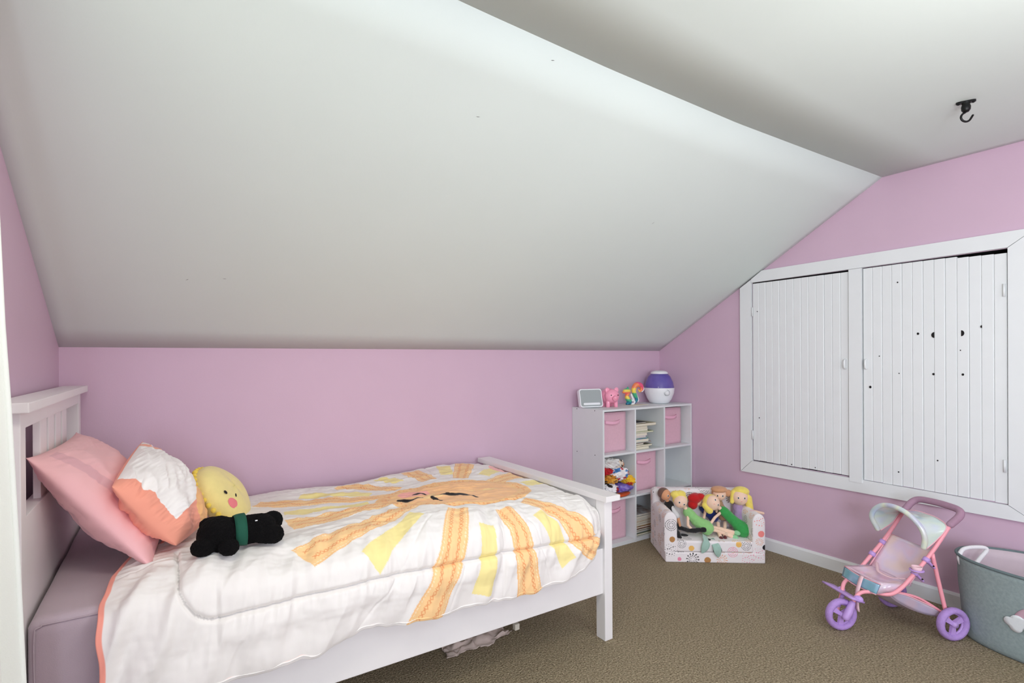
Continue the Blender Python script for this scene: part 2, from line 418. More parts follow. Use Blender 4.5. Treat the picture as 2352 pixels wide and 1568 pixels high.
wn = thing('added_window', 'added white framed window for the side fill, unseen behind the viewer', 'window', (XL, -1.05, 1.35)); wn['kind'] = 'structure'  # invented out-of-view frame that goes with the added side fill
for a, b in (((-1.62, .73), (-.48, .79)), ((-1.62, 1.91), (-.48, 1.97)), ((-1.62, .79), (-1.56, 1.91)), ((-.54, .79), (-.48, 1.91)), ((-1.56, 1.33), (-.54, 1.37))):
    box('window_frame', (XL, a[0], a[1]), (XL + .03, b[0], b[1]), M['trim'], wn, .004)
box('pane', (XL + .002, -1.56, .79), (XL + .006, -.54, 1.91), M['white'], wn)
# small chips in the slope paint
random.seed(3)
nrm = Vector((0, -.9571, -1.5265)).normalized(); chips = [(0.034, 1.543, 2.125), (-0.345, 1.767, 1.984), (0.69, 1.724, 2.011), (0.073, 2.364, 1.611), (0.206, 2.346, 1.622), (0.934, 1.532, 2.132), (1.01, 1.317, 2.267), (1.092, 1.315, 2.268), (0.69, 1.731, 2.007), (2.131, 1.777, 1.979)]
for x, y, z in chips:
    p = Vector((x, y, z)) + nrm * .0006; a_ = Vector((random.uniform(-1, 1), random.uniform(-.5, .5), 0)); a_ = (a_ - nrm * a_.dot(nrm)).normalized(); b_ = nrm.cross(a_)
    l_ = random.uniform(.004, .010)
    mk('paint_chip', [p - a_ * l_, p - b_ * .0012, p + a_ * l_, p + b_ * .0014], [[0, 1, 2, 3]], M['chip'], bpy.data.objects['ceiling'])

# ================================================================== BED
YN = 1.690; XFT = 1.7374; W = 1.0476; YF = YN + W
bed = thing('bed', 'white wooden single bed with slatted headboard and solid footboard', 'bed', (.7, 2.2, 0))
HX0, HX1 = -.358, -.311
PW = .056
for y0 in (YN, YF - PW):
    box('headboard_post', (HX0, y0, 0), (HX1, y0 + PW, 1.157), M['bedw'], bed, .003)
    box('footboard_post', (XFT - .047, y0, 0), (XFT, y0 + PW, .640), M['bedw'], bed, .003)
box('headboard_cap', (HX0 - .018, YN - .030, 1.157), (HX1 + .022, YF + .030, 1.183), M['bedw'], bed, .003)
box('headboard_rail', (HX0 + .012, YN + PW, 1.113), (HX1 - .001, YF - PW, 1.157), M['bedw'], bed, .002)
box('headboard_panel', (HX0 + .008, YN + PW, .25), (HX1 - .002, YF - PW, .882), M['bedw'], bed, .002)
for k in range(4):
    y0 = 1.975 + k * .125
    box('slat', (-.337, y0, .880), (-.319, y0 + .092, 1.115), M['bedw'], bed, .002)
box('footboard_cap', (XFT - .068, YN - .032, .640), (XFT + .020, YF + .030, .666), M['bedw'], bed, .003)
box('footboard_rail', (XFT - .040, YN + PW, .585), (XFT - .008, YF - PW, .640), M['bedw'], bed, .002)
box('footboard_panel', (XFT - .030, YN + PW, .20), (XFT - .014, YF - PW, .587), M['bedw'], bed, .002)
for y0 in (YN + .012, YF - .034):
    box('side_rail', (HX1, y0, .214), (XFT - .047, y0 + .022, .420), M['bedw'], bed, .003)
box('slat_base', (HX1 + .002, YN + .036, .37), (XFT - .05, YF - .036, .39), M['bedw'], bed)
# mattress
mt = thing('mattress', 'thick mattress under a lavender grey fitted sheet on the bed', 'mattress', (.7, 2.2, .39))
V, F = rbox_dense((HX1 + .004, YN + .014, .391), (XFT - .115, YF - .012, .622), .026, .02)
V = V.copy(); V[:, 2] += np.where(V[:, 2] > .5, .004 * noise(V[:, 0] * 5, V[:, 1] * 5, 3), 0)
o = mk('fitted_sheet', V, F.tolist(), M['sheet'], mt, True); fix(o)
y = YN + .013
tube('seam', catmull([(HX1 + .02, y + .004, .42), (HX1 + .02, y, .58), (HX1 + .032, y, .607), (HX1 + .09, y + .002, .610), (.2, y + .002, .610)], 8), .0018, M['sheet'], mt, 6)

# ------------------------------------------------------------------ duvet
NI, NJ = 620, 440
I = np.linspace(0, 1, NI)[:, None] * np.ones((1, NJ)); J = np.linspace(0, 1, NJ)[None, :] * np.ones((NI, 1))
X0 = -.157; X1 = 1.687
Xc = X0 + (X1 - X0) * I
# arc profile table: (w, Y, z offset)
far_z = np.interp(Xc, [-.2, .3, .5, .69, .9, 1.1, 1.29, 1.5, 1.68], [.642, .640, .634, .628, .640, .655, .665, .655, .640])
mid_z = np.interp(Xc, [-.2, .1, .4, .8, 1.2, 1.5, 1.68], [.650, .660, .662, .668, .672, .662, .645])
rdg_z = np.interp(Xc, [-.2, -.05, .1, .25, .45, .7, .9, 1.2, 1.45, 1.60, 1.683], [.640, .668, .690, .680, .676, .690, .702, .680, .660, .645, .635])
seam_z = np.interp(Xc, [-.2, .1, .2, .6, 1.1, 1.45, 1.6, 1.683], [.55, .552, .556, .560, .545, .520, .515, .540])
hem_z = np.interp(Xc, [-.2, 0, .2, .37, .45, .55, .7, .9, 1.2, 1.38, 1.50, 1.58, 1.64, 1.683], [.34, .345, .362, .355, .378, .392, .370, .364, .352, .356, .370, .405, .45, .50])
endY = np.clip((Xc - 1.56) / .12, 0, 1) ** 1.5
KW = [0, .06, .5, .93, 1.03, 1.10, 1.16, 1.24, 1.33, 1.36]
KY = [np.full_like(Xc, v) for v in (2.728, 2.69, 2.25, 1.80)] + [1.715 + .03 * endY, 1.664 + .06 * endY, 1.640 + .075 * endY, 1.632 + .09 * endY, 1.640 + .10 * endY, 1.652 + .09 * endY]
KZ = [far_z - .03, far_z, mid_z, rdg_z, rdg_z - .022, rdg_z - (rdg_z - seam_z) * .45, seam_z + .0, seam_z + (hem_z - seam_z) * .45, hem_z + .006, hem_z + .014]
Wc = 1.36 * J
def smooth_interp(K):
    # Catmull-Rom (monotone-ish Hermite) through knots, per column
    out = np.zeros_like(Wc); n = len(KW)
    T = []
    for k in range(n):
        a = max(0, k - 1); b = min(n - 1, k + 1); T.append((K[b] - K[a]) / (KW[b] - KW[a]))
    for k in range(n - 1):
        h = KW[k + 1] - KW[k]; m_ = (Wc >= KW[k] - 1e-9) & (Wc <= KW[k + 1] + 1e-9); t = np.clip((Wc - KW[k]) / h, 0, 1)
        v = (2 * t ** 3 - 3 * t ** 2 + 1) * K[k] + (t ** 3 - 2 * t ** 2 + t) * h * T[k] + (-2 * t ** 3 + 3 * t ** 2) * K[k + 1] + (t ** 3 - t ** 2) * h * T[k + 1]
        out = np.where(m_, v, out)
    return out
Yd = smooth_interp(KY); Zd = smooth_interp(KZ)
# left edge runs slantwise on the mattress
xl = np.interp(Yd, [1.63, 1.72, 1.86, 2.02, 2.10, 2.72], [-.157, -.157, -.140, -.100, -.02, .02])
xl = xl + .009 * noise(Wc * 11, 0 * Wc, 2)
Xd = xl + (Xc - X0) / (X1 - X0) * (X1 - xl)
# base normals
P = np.stack([Xd, Yd, Zd], 2)
du = np.gradient(P, axis=0); dv = np.gradient(P, axis=1); N = np.cross(du, dv); N /= np.linalg.norm(N, axis=2, keepdims=True) + 1e-12
if N[NI // 2, NJ // 3, 2] < 0: N = -N
top = np.clip((1.02 - Wc) / .15, 0, 1); side = 1 - top
edge = np.clip(np.minimum(np.minimum((Xd - xl) / .05, (1.683 - Xd) / .03), np.minimum(Wc / .04, (1.345 - Wc) / .11)), 0, 1)
H = .006 * fbm(Xd * 4, Wc * 4, 3, 1) * top
H += .0045 * top * noise(Xd * 5 + Wc * 9, Wc * 16 - Xd * 5, 4)
H += .005 * top * noise(Xd * 2.4, Wc * 11, 9)
# crease hill just behind the crest
# side folds: gathered, running down, leaning a little
lean = Xd + .35 * (Wc - 1.1)
fold = noise(lean * 9, Wc * 2.2, 5) + .5 * noise(lean * 21, Wc * 3, 6)
rid = lambda q_: 1 - 2 * np.abs(q_)
H += .019 * side * fold
H += .0105 * side * rid(noise(lean * 13 + 3, Wc * 3.5, 51)) * np.clip(np.abs(noise(Xd * 3, Wc * 3, 52)) * 2, 0, 1)
H += .0075 * top * rid(noise(Xd * 9 + Wc * 6, Wc * 20 - Xd * 8, 53)) * np.clip(noise(Xd * 2.5, Wc * 4, 54) * 2 + .3, 0, 1)
seamW = 1.165 + .0 * Xd
ds = np.abs(Wc - seamW)
on_seam = np.clip((Xd - .118) / .012, 0, 1)
H += -.015 * np.exp(-(ds / .006) ** 2) * on_seam + .010 * np.exp(-((ds - .045) / .035) ** 2) * side * on_seam
H += .0060 * np.exp(-(ds / .035) ** 2) * rid(noise(Xd * 30 + Wc * 6, Wc * 5, 8)) * on_seam
H -= .0016 * np.exp(-(ds / .003) ** 2) * (((Xd / .008) % 1) < .6) * on_seam
# stitched border returning round the left corner
cx_, cw_, rr_ = .125, 1.065, .10
ang_mask = (Xd < cx_) & (Wc > cw_)
dc = np.abs(np.hypot(Xd - cx_, Wc - cw_) - rr_)
dl = np.abs(Xd - (cx_ - rr_))
H += np.where(ang_mask, -.011 * np.exp(-(dc / .006) ** 2), 0) + np.where((Wc <= cw_) & (Wc > .84), -.010 * np.exp(-(dl / .006) ** 2), 0)
# left drape: long soft diagonal folds
lf = np.clip((.42 - Xd) / .3, 0, 1)
H += .024 * lf * noise((Xd * 1.0 + Wc * .55) * 9, (Wc - Xd) * 1.6, 12) * np.clip((Wc - .9) / .2, 0, 1)
# faint radial quilting lines
SX, SW = 1.13, .69
ang = np.arctan2(-(Wc - SW), Xd - SX); rad = np.hypot(Xd - SX, Wc - SW)
for a0 in np.radians([226, 247, 267, 288, 306, 325, 118, 78, 160, 190]):
    d_ = np.abs(np.sin(ang - a0)) * rad; H += -.0035 * np.exp(-(d_ / .004) ** 2) * (np.cos(ang - a0) > 0) * (rad > .4)
# wrinkles of the sun face and a fold where the top meets the drape
H += .0035 * noise(Xd * 14 + Wc * 3, Wc * 34, 14) * np.exp(-(rad / .5) ** 2)
H += -.010 * np.exp(-((Wc - .885 - .02 * np.sin(Xd * 7)) / .012) ** 2) * np.clip((Xd - .95) / .1, 0, 1) * np.clip((1.42 - Xd) / .1, 0, 1)
H += .0012 * noise(Xd * 60, Wc * 25, 21) + .0010 * noise(Xd * 25, Wc * 60, 22)
Pd = P + N * (H * edge)[..., None]
# scalloped hem
hemk = np.clip((Wc - 1.22) / .1, 0, 1)
hemk = hemk * hemk * (3 - 2 * hemk)
Pd[..., 2] += hemk * (.012 * noise(Xd * 7, 0 * Xd, 31) + .005 * noise(Xd * 22, 0 * Xd, 32))
Pd[..., 1] += -hemk * (.008 + .014 * noise(Xd * 10, 0 * Xd, 33) + .006 * noise(Xd * 23, 0 * Xd, 34))
ex = np.clip((Xd - 1.625) / .062, 0, 1); Pd[..., 2] -= (.075 * ex ** 2.2) * top + .02 * ex ** 2 * side
Pd[..., 1] = np.minimum(Pd[..., 1], 2.735)
# dye: sun print
def L(c): return np.array(c, float)
dye = np.zeros(P.shape) + L((238, 234, 229))
def paint(mask, c):
    c = L(c); dye[mask] = c
rays = [(-.80, -.36, 1, 0), (-.73, -.12, 0, 0), (-.745, .05, 1, 0), (-.60, -.42, 0, 0), (-.385, -.50, 1, 0), (-.18, -.54, 0, 0), (.03, -.62, 1, 0),
        (.24, -.60, 0, 0), (.40, -.62, 1, 0), (.52, -.44, 0, 0), (.56, -.26, 1, 0), (.56, -.05, 0, 0),
        (-.76, .35, 1, 0), (-.555, .43, 0, 0), (-.38, .67, 1, 0), (-.136, .60, 0, 0), (.10, .72, 1, 0), (.29, .56, 0, 0), (.47, .58, 1, 0)]
wob = .006 * noise(Xd * 9, Wc * 9, 40)
for dx, dw, kind, _ in rays:
    Lr = math.hypot(dx, dw); ax, aw = dx / Lr, dw / Lr
    a = (Xd - SX) * ax + (Wc - SW) * aw; b = -(Xd - SX) * aw + (Wc - SW) * ax + wob
    hw = (.030 + .030 * a / Lr) if kind else (.022 + .018 * a / Lr)
    start = .30 if kind else .40
    ins = (a > start) & (a < Lr) & (np.abs(b) < hw)
    if kind:
        paint(ins, (250, 208, 150))
        rim = ins & ((np.abs(b) > hw - .006)) ; paint(rim, (248, 198, 138))
        for s_ in (-1, 1):
            t_ = (b - s_ * hw * .42) / .007; ph = ((a / .017) % 1 - .5) * 2
            paint(ins & (np.abs(t_) < 1) & (np.abs(np.abs(t_) - np.abs(ph)) < .30) & (a < Lr - .02), (236, 158, 104))
        paint(ins & (np.abs(np.abs(b) - (hw - .009)) < .0016) & ((a / .012) % 1 < .6), (255, 232, 196))
    else:
        paint(ins, (246, 230, 158))
face_r = np.hypot((Xd - 1.13) / .375, (Wc - .69) / .235) + .035 * noise(Xd * 9, Wc * 9, 44)
paint(face_r < 1, (248, 200, 142)); paint((face_r < .80), (250, 196, 144))
band = noise(Xd * 3, Wc * 26, 46); paint((face_r < .8) & (band > .35), (252, 212, 152))
jag = (face_r > .86) & (face_r < .97) & (noise(Xd * 90, Wc * 90, 47) > .25); paint(jag, (240, 166, 112))
def stroke(pts, wd, c):
    m_ = np.zeros(Xd.shape, bool)
    for (xa, wa, ra), (xb, wb, rb) in zip(pts[:-1], pts[1:]):
        ex, ew = xb - xa, wb - wa; t = np.clip(((Xd - xa) * ex + (Wc - wa) * ew) / (ex * ex + ew * ew), 0, 1)
        d = np.hypot(Xd - xa - t * ex, Wc - wa - t * ew); m_ |= d < wd * (ra + (rb - ra) * t)
    paint(m_, c)
cheek = np.hypot((Xd - .945) / .075, (Wc - .62) / .05); paint(cheek < 1, (250, 176, 164))
stroke([(.835, .715, 1), (.87, .74, 1.2), (.935, .73, .3)], .012, (24, 22, 22))
stroke([(.945, .63, 1), (.975, .655, .7), (1.0, .69, .3)], .011, (24, 22, 22))
stroke([(.975, .745, 1), (.985, .80, .9)], .011, (24, 22, 22))
stroke([(.985, .725, .5), (1.06, .72, 1), (1.13, .76, 1.1), (1.16, .81, .6)], .011, (24, 22, 22))
st_ = ((ds < .0022) & (on_seam > .5)) | (ang_mask & (dc < .0022)) | ((Wc <= cw_) & (Wc > .86) & (dl < .0020))
dye[st_] = dye[st_] * .84
# salmon backing shows at the very edge
dye[(Xd - xl) < .013] = L((246, 160, 142)); dye[Wc > 1.352] = L((250, 170, 150))
corner = np.hypot(Xd - 1.69, (Wc - .28) * .8); dye[(corner < .10)] = L((250, 190, 184))
M['duvet'] = painted('sun_print_cotton', .9, .15, .2, 900)
dv_ = sheet('duvet', Pd, M['duvet'], thick=.012, offset=-1 if True else 1, dye=dye)
bm = bmesh.new(); bm.from_mesh(dv_.data); bm.faces.ensure_lookup_table()
fz = sum(f.normal.z for f in bm.faces)
bm.free()
if fz < 0: dv_.data.flip_normals()
meta(dv_, 'white quilted duvet printed with a big orange smiling sun', 'duvet')

# ------------------------------------------------------------------ pillows
def pillow(name, c, Lv, Uv, T, m, parent, n=70, dye=None, pinch=.06, seed=0, wr=.006, sag=0, rnd=.04, skew=(0, 0, 0)):
    """Lv, Uv half vectors; two-sided cushion"""
    c = np.array(c, float); Lv = np.array(Lv, float); Uv = np.array(Uv, float)
    Nn = np.cross(Lv, Uv); Nn /= np.linalg.norm(Nn)
    u = np.sin(np.linspace(-1, 1, n) * PI / 2); U, Vv = np.meshgrid(u, u, indexing='ij')
    su = U * (1 - pinch * (1 - Vv ** 2) ** .8 * np.abs(U)); sv = Vv * (1 - pinch * (1 - U ** 2) ** .8 * np.abs(Vv))
    q_ = 1 - rnd * U ** 2 * Vv ** 2; su = su * q_; sv = sv * q_
    th = T * np.clip((1 - U ** 2), 0, 1) ** .55 * np.clip((1 - Vv ** 2), 0, 1) ** .55
    rd = lambda q_: 1 - 2.2 * np.abs(q_)
    wv = wr * (1.1 * noise(U * 1.6 + Vv, Vv * 2.2 - U, seed) + .75 * rd(noise(U * 2.2 - Vv * 3.4, Vv * 1.2 + U * .8, seed + 1)) * np.clip(.6 + noise(U * 1.5, Vv * 1.5, seed + 4), 0, 1.4) + .25 * rd(noise(U * 3 + Vv * 9, Vv * 2 - U * 2, seed + 2))) * np.clip((1 - U ** 2) * (1 - Vv ** 2) * 8, 0, 1)
    out = []
    for s_ in (1, -1):
        Pp = c + su[..., None] * Lv + sv[..., None] * Uv + (su * sv)[..., None] * np.array(skew, float) + (s_ * th + wv)[..., None] * Nn
        Pp = Pp - sag * ((U ** 2)[..., None]) * np.array([0, 0, 1.])
        out.append(Pp)
    V = np.concatenate([out[0].reshape(-1, 3), out[1].reshape(-1, 3)])
    g = grid_faces(n, n); F = np.concatenate([g, g[:, ::-1] + n * n]).tolist()
    o = mk(name, V, F, m, parent, True)
    if dye is not None:
        set_dye(o, np.concatenate([dye(U, Vv, 1).reshape(-1, 3), dye(U, Vv, -1).reshape(-1, 3)]))
    fix(o); return o
pp = thing('pillow', 'plain pale pink pillow leaning against the slatted headboard', 'pillow', (-.13, 2.15, .64))
M['pinkprint'] = painted('pink_pillowcase_with_hem', .9, .15, .3, 500)
def kdye(U, V, s_):
    d = np.zeros(U.shape + (3,)) + L((242, 188, 190)); d[(U < -.66) & (U > -.80) & (V < .9)] = L((226, 174, 180)); return d
pillow('pillowcase', (-.170, 2.175, .835), (.015, .350, -.005), (-.150, 0, .190), .092, M['pinkprint'], pp, n=120, seed=3, wr=.008, pinch=.10, dye=kdye)
pn2 = thing('pillow', 'white pillow with salmon border and orange patch leaning on pink pillow', 'pillow', (.0, 2.2, .68))
def pdye(U, V, s_):
    d = np.zeros(U.shape + (3,)) + L((246, 164, 140))
    if s_ > 0:
        inner = (U > -.80 + .010 * noise(V * 5, U, 3)) & (U < .90) & (V > -.50 + .012 * noise(U * 5, V, 4)) & (V < .99)
        d[inner] = L((248, 244, 240))
        d[(np.hypot((U - .45) / .55, (V + .80) / .50) < 1)] = L((250, 192, 128))
        d[(V > .45) & (U > .62) & (U < .74 + .1 * (1 - V))] = L((248, 176, 150))
    return d
M['sunpillow'] = painted('printed_pillow_cotton', .9, .15, .2, 800)
pillow('pillowcase', (-0.0177, 2.0650, 0.8250), (0.0431, 0.2193, 0.0143), (-0.0982, 0.0561, 0.1270), .085, M['sunpillow'], pn2, n=220, dye=pdye, seed=8, wr=.010, pinch=.02, rnd=.06, skew=(-0.0133, 0.0650, 0.0175))

# yellow round cushion
yc = thing('cushion', 'round yellow smiling cushion edged with small pompoms', 'cushion', (.18, 2.36, .66))
cN = Vector((.72, -.30, .62)).normalized(); cc = Vector((.190, 2.34, .735))
cq = cN.to_track_quat('Z', 'Y').to_matrix()
V = []; n = 48; rings = 22
for i in range(rings * 2 + 1):
    a = -PI / 2 + PI * i / (rings * 2)
    rr0 = max(1e-4, math.cos(a)) ** .6; zz = math.sin(a)
    for k in range(n):
        t = 2 * PI * k / n
        r_ = .135 * rr0; z = .062 * (1 if zz >= 0 else -1) * abs(zz) ** .9
        p = cq @ Vector((r_ * math.cos(t), r_ * math.sin(t) * 1.02, z * (1 + .05 * math.cos(3 * t))))
        V.append(tuple(cc + p))
F = [[i * n + k, i * n + (k + 1) % n, (i + 1) * n + (k + 1) % n, (i + 1) * n + k] for i in range(rings * 2) for k in range(n)]
fix(mk('cushion_cover', V, F, M['yellow'], yc, True))
for k in range(34):
    t = 2 * PI * k / 34
    p = cc + cq @ Vector((.139 * math.cos(t), .141 * math.sin(t), -.004))
    ell('pompom', p, random.uniform(.0085, .0115), M['pom'], yc, nu=10, nv=7)
def cush_pt(lx, ly, lift=.0):
    r_ = math.hypot(lx, ly); q = min(.999, (r_ / .135)) ** (1 / .6); z = .062 * (math.sqrt(max(0, 1 - q * q))) ** .9
    return cc + cq @ Vector((lx, ly, z + lift))
def cush_patch(name, cx, cy, rx, ry, m, rot=0):
    V = [tuple(cush_pt(cx, cy, .0022))]; nn = 24
    for rg in (.5, 1):
        for k in range(nn):
            a = 2 * PI * k / nn; x, y = rx * rg * math.cos(a), ry * rg * math.sin(a)
            V.append(tuple(cush_pt(cx + x * math.cos(rot) - y * math.sin(rot), cy + x * math.sin(rot) + y * math.cos(rot), .0022 if rg < 1 else .0012)))
    F = [[0, 1 + k, 1 + (k + 1) % nn] for k in range(nn)] + [[1 + k, 1 + nn + k, 1 + nn + (k + 1) % nn, 1 + (k + 1) % nn] for k in range(nn)]
    mk(name, V, F, m, yc, True)
cush_patch('eye', -.090, .0, .0065, .0085, M['ink']); cush_patch('cheek', -.088, -.052, .017, .026, M['cheek'], .5)
cush_patch('eye', -.050, -.034, .010, .004, M['ink'], .6)

# bear lying on the bed
br = thing('plush_bear', 'small black plush bear with green bandana lying on duvet', 'soft toy', (.2, 2.22, .68))
def cap(a, b, ra, rb, n=6):
    a = np.array(a, float); b = np.array(b, float)
    return tube_data([a + (b - a) * t for t in np.linspace(0, 1, n)], list(np.linspace(ra, rb, n)), 14, True, False, 1, True)

BZ = .738
bear_shapes = [ell_data((.136, 1.815, BZ - .002), (.062, .062, .056)),
               ell_data((.092, 1.775, BZ - .022), (.036, .034, .028)),
               ell_data((.160, 1.745, BZ - .026), (.030, .026, .026)),
               ell_data((.110, 1.86, BZ + .020), (.026, .016, .024)),
               cap((.180, 1.825, BZ - .004), (.262, 1.815, BZ - .002), .047, .046),
               cap((.255, 1.845, BZ - .002), (.305, 1.858, BZ + .002), .030, .033),
               cap((.255, 1.79, BZ - .014), (.295, 1.775, BZ - .018), .030, .031),
               cap((.19, 1.86, BZ + .006), (.125, 1.93, BZ + .004), .024, .022)]
o = blob('fur_body', bear_shapes, M['blackfur'], br, .004, 3)
tx = bpy.data.textures.new('fur', 'CLOUDS'); tx.noise_scale = .006
md = o.modifiers.new('d', 'DISPLACE'); md.texture = tx; md.strength = .005; md.mid_level = .5; md.texture_coords = 'GLOBAL'
# bandana: flared collar band
bd = Vector((.95, .05, -.05)).normalized(); by = Vector((-.05, .99, 0)); bc = Vector((.180, 1.820, BZ - .002))
rows = []
for t, rad_, sh in ((0, .049, 0), (.33, .0525, .010), (.66, .054, .022), (1, .0545, .034)):
    rows.append([tuple(bc + bd * sh + by * (rad_ * math.cos(a)) + Vector((0, 0, rad_ * math.sin(a)))) for a in np.linspace(-PI * .25, PI * 1.25, 26)])
sheet('bandana', np.array(rows), M['greencloth'], br, thick=.002)
box('stitch_mark', (.240, 1.784, BZ + .030), (.247, 1.786, BZ + .033), M['white'], br)

# things under the bed
bm_ = thing('crumpled_bag', 'crumpled pale paper bag on the carpet beneath the bed', 'bag', (1.25, 2.02, 0))
n = 40; U, Vv = np.meshgrid(np.linspace(0, 1, n), np.linspace(0, 1, n), indexing='ij')
Pz = .022 * np.abs(fbm(U * 4, Vv * 4, 3, 5)) + .022 * np.sin(PI * U) * np.sin(PI * Vv) + .003
P2 = np.stack([1.02 + .34 * U + .02 * noise(U * 4, Vv * 4, 9), 1.95 + .20 * Vv + .03 * noise(U * 5, Vv * 3, 6), Pz], 2)
sheet('paper', P2, mat('crumpled_paper', (214, 196, 184), .85, .1, 20), bm_, thick=.002, offset=1)
box('tag', (1.385, 1.965, .012), (1.41, 1.985, .04), M['paper'], bm_, .001)

# ================================================================== CURTAIN
ct = thing('curtain', 'white cloth curtain hanging at the left edge beside the headboard', 'curtain', (-.3, .8, 0))
ny, nz = 220, 60
Yv = np.linspace(1.352, .15, ny)[:, None] * np.ones((1, nz)); Zv = np.linspace(.012, 2.2, nz)[None, :] * np.ones((ny, 1))
base = np.interp(Zv, [0, .64, .92, 1.19, 1.35, 1.57, 2.2], [-.226, -.2425, -.2515, -.2615, -.2695, -.2765, -.297])
s_ = (1.352 - Yv)
Xv = base - .03 + .028 * np.cos(s_ * 38 + .6 * np.sin(Zv * 1.5)) * np.exp(-s_ * .3) - .02 * np.clip(s_, 0, .4)
Xv = np.minimum(Xv, base + .004); Xv = np.maximum(Xv, XL + .01)
sheet('cloth', np.stack([Xv, Yv, Zv], 2), M['curtain'], ct, thick=.004, offset=0)
tube('curtain_rod', [(-.325, 1.44, 2.215), (-.325, .05, 2.215)], .010, M['plastic'], ct)
tube('hem_edge', [(float(np.interp(z, [0, .64, .92, 1.19, 1.35, 1.57, 2.2], [-.226, -.2425, -.2515, -.2615, -.2695, -.2765, -.297])) - .006, 1.352, z) for z in np.linspace(.012, 2.2, 40)], .006, M['curtain'], ct, 10)

# ================================================================== HOOK
hk = thing('ceiling_hook', 'black metal swag hook screwed to the flat ceiling', 'hook', (2.695, .724, HC))
hx, hy = 2.70, .722
hd = Vector((.46, -.89, 0))   # plate runs along this
pl = []
for a in np.linspace(0, 2 * PI, 28, endpoint=False):
    l = .030 * math.cos(a); wd = (.008 + .004 * abs(math.cos(a))) * math.sin(a)
    pl.append((hx + hd.x * l - hd.y * wd, hy + hd.y * l + hd.x * wd))
prism('mounting_plate', pl, 2, HC - .008, HC + .002, M['hook'], hk)
for s in (-1, 1):
    ell('screw', (hx + hd.x * .022 * s, hy + hd.y * .022 * s, HC - .009), (.0045, .0045, .003), M['hook'], hk, nu=12, nv=6)
lathe('boss', [(0, -.040), (.009, -.038), (.014, -.030), (.015, -.018), (.012, -.008), (.014, .0)], (hx, hy, HC - .005), M['hook'], hk, 20)
e1 = Vector((.852, -.523, 0))
J_ = [(0, -.036), (-.002, -.044), (-.014, -.052), (-.020, -.064), (-.014, -.076), (0, -.081), (.013, -.076), (.022, -.064), (.027, -.056)]
tube('hook_wire', catmull([(hx + e1.x * a, hy + e1.y * a, HC + z) for a, z in J_], 6), .0038, M['hook'], hk, 10, roundcap=True)

# ================================================================== SHELF
S0, S1, SY, SYB, SH = 2.486, 3.4215, 2.497, 2.800, .942
sh = thing('cube_shelf', 'white nine-cube storage shelf in the corner by the end wall', 'shelf', ((S0 + S1) / 2, (SY + SYB) / 2, 0))
T = .0145
cw = (S1 - S0 - 4 * T) / 3; ch = (SH - 4 * T - .012) / 3
xs_ = [S0 + i * (cw + T) for i in range(4)]; zs_ = [.012 + i * (ch + T) for i in range(4)]
for i in (0, 3): box('side_panel', (xs_[i], SY, 0), (xs_[i] + T, SYB, SH), M['shelf'], sh, .001)
for i in (1, 2): box('divider', (xs_[i], SY, 0), (xs_[i] + T, SYB - .006, SH - T), M['shelf'], sh, .001)
box('top_panel', (S0 + T, SY, SH - T), (S1 - T, SYB, SH - .0005), M['shelf'], sh, .001)
for k in (1, 2):
    for i in range(3):
        box('shelf_board', (xs_[i] + T, SY + .001, zs_[k]), (xs_[i + 1], SYB - .006, zs_[k] + T), M['shelf'], sh)
box('bottom_board', (S0 + T, SY + .001, zs_[0]), (S1 - T, SYB - .006, zs_[0] + T), M['shelf'], sh)
box('kick_board', (S0 + T, SY + .004, 0), (S1 - T, SY + .016, zs_[0]), M['shelf'], sh)
box('back_panel', (S0 + T, SYB - .006, .0), (S1 - T, SYB - .002, SH - T), M['shelf'], sh)
for y_, z_ in ((SY + .075, SH - .010), (SYB - .05, SH - .010), (SY + .075, zs_[2] + .007), (SYB - .05, zs_[2] + .007), (SY + .075, zs_[1] + .007)):
    tube('screw', [(S0 - .0008, y_, z_), (S0 + .002, y_, z_)], .0032, M['dark'], sh, 10)
cell = lambda i, k: (xs_[i] + T, zs_[k] + T)       # lower left inner corner
# bins
def fbin(i, k, label, rec, wdt=.272, skew=0, hh=.274):
    x, z = cell(i, k); x += .003
    b = thing('storage_bin', label, 'storage bin', (x, SY + rec, z), 0, 'pink fabric bins in the cube shelf')
    t = .004; D = .218
    V, F = rbox_dense((0, 0, 0), (wdt, t, hh), .0018, .02)
    V = V.copy(); V[:, 1] += .003 * np.sin(V[:, 0] / wdt * PI) * np.sin(V[:, 2] / hh * PI) * -1
    fix(mk('front_panel', V, F.tolist(), M['pinkbin'], b, True, world=False))
    box('side', (0, t, 0), (t, D, hh), M['pinkbin'], b, world=False); box('side', (wdt - t, t, 0), (wdt, D, hh), M['pinkbin'], b, world=False)
    box('back', (0, D, 0), (wdt, D + t, hh), M['pinkbin'], b, world=False); box('bottom', (t, t, 0), (wdt - t, D, t), M['pinkbin'], b, world=False)
    tube('rim', [(.002, .002, hh), (wdt - .002, .002, hh), (wdt - .002, D + .002, hh), (.002, D + .002, hh)], .0024, M['pinkbin'], b, 6, closed=True, world=False)
    # strap handle bowing out
    hz = hh - .062; hw = .072; n_ = 24; cxh = wdt / 2
    rows = []
    for q in (-.011, -.004, .004, .011):
        rows.append([(cxh - hw + 2 * hw * j / n_, -.003 - .020 * math.sin(PI * j / n_) ** .55, hz + q - .008 * math.sin(PI * j / n_)) for j in range(n_ + 1)])
    sheet('handle', np.array(rows), M['pinkhandle'], b, thick=.003, world=False)
    return b
fbin(0, 2, 'pink fabric bin in the upper left cube', .066)
fbin(2, 2, 'pink fabric bin in the upper right cube', .066, .262)
fbin(1, 1, 'pink fabric bin in the centre cube', .060, .272)
fbin(0, 0, 'pink fabric bin in the lower left cube', .060, .262)

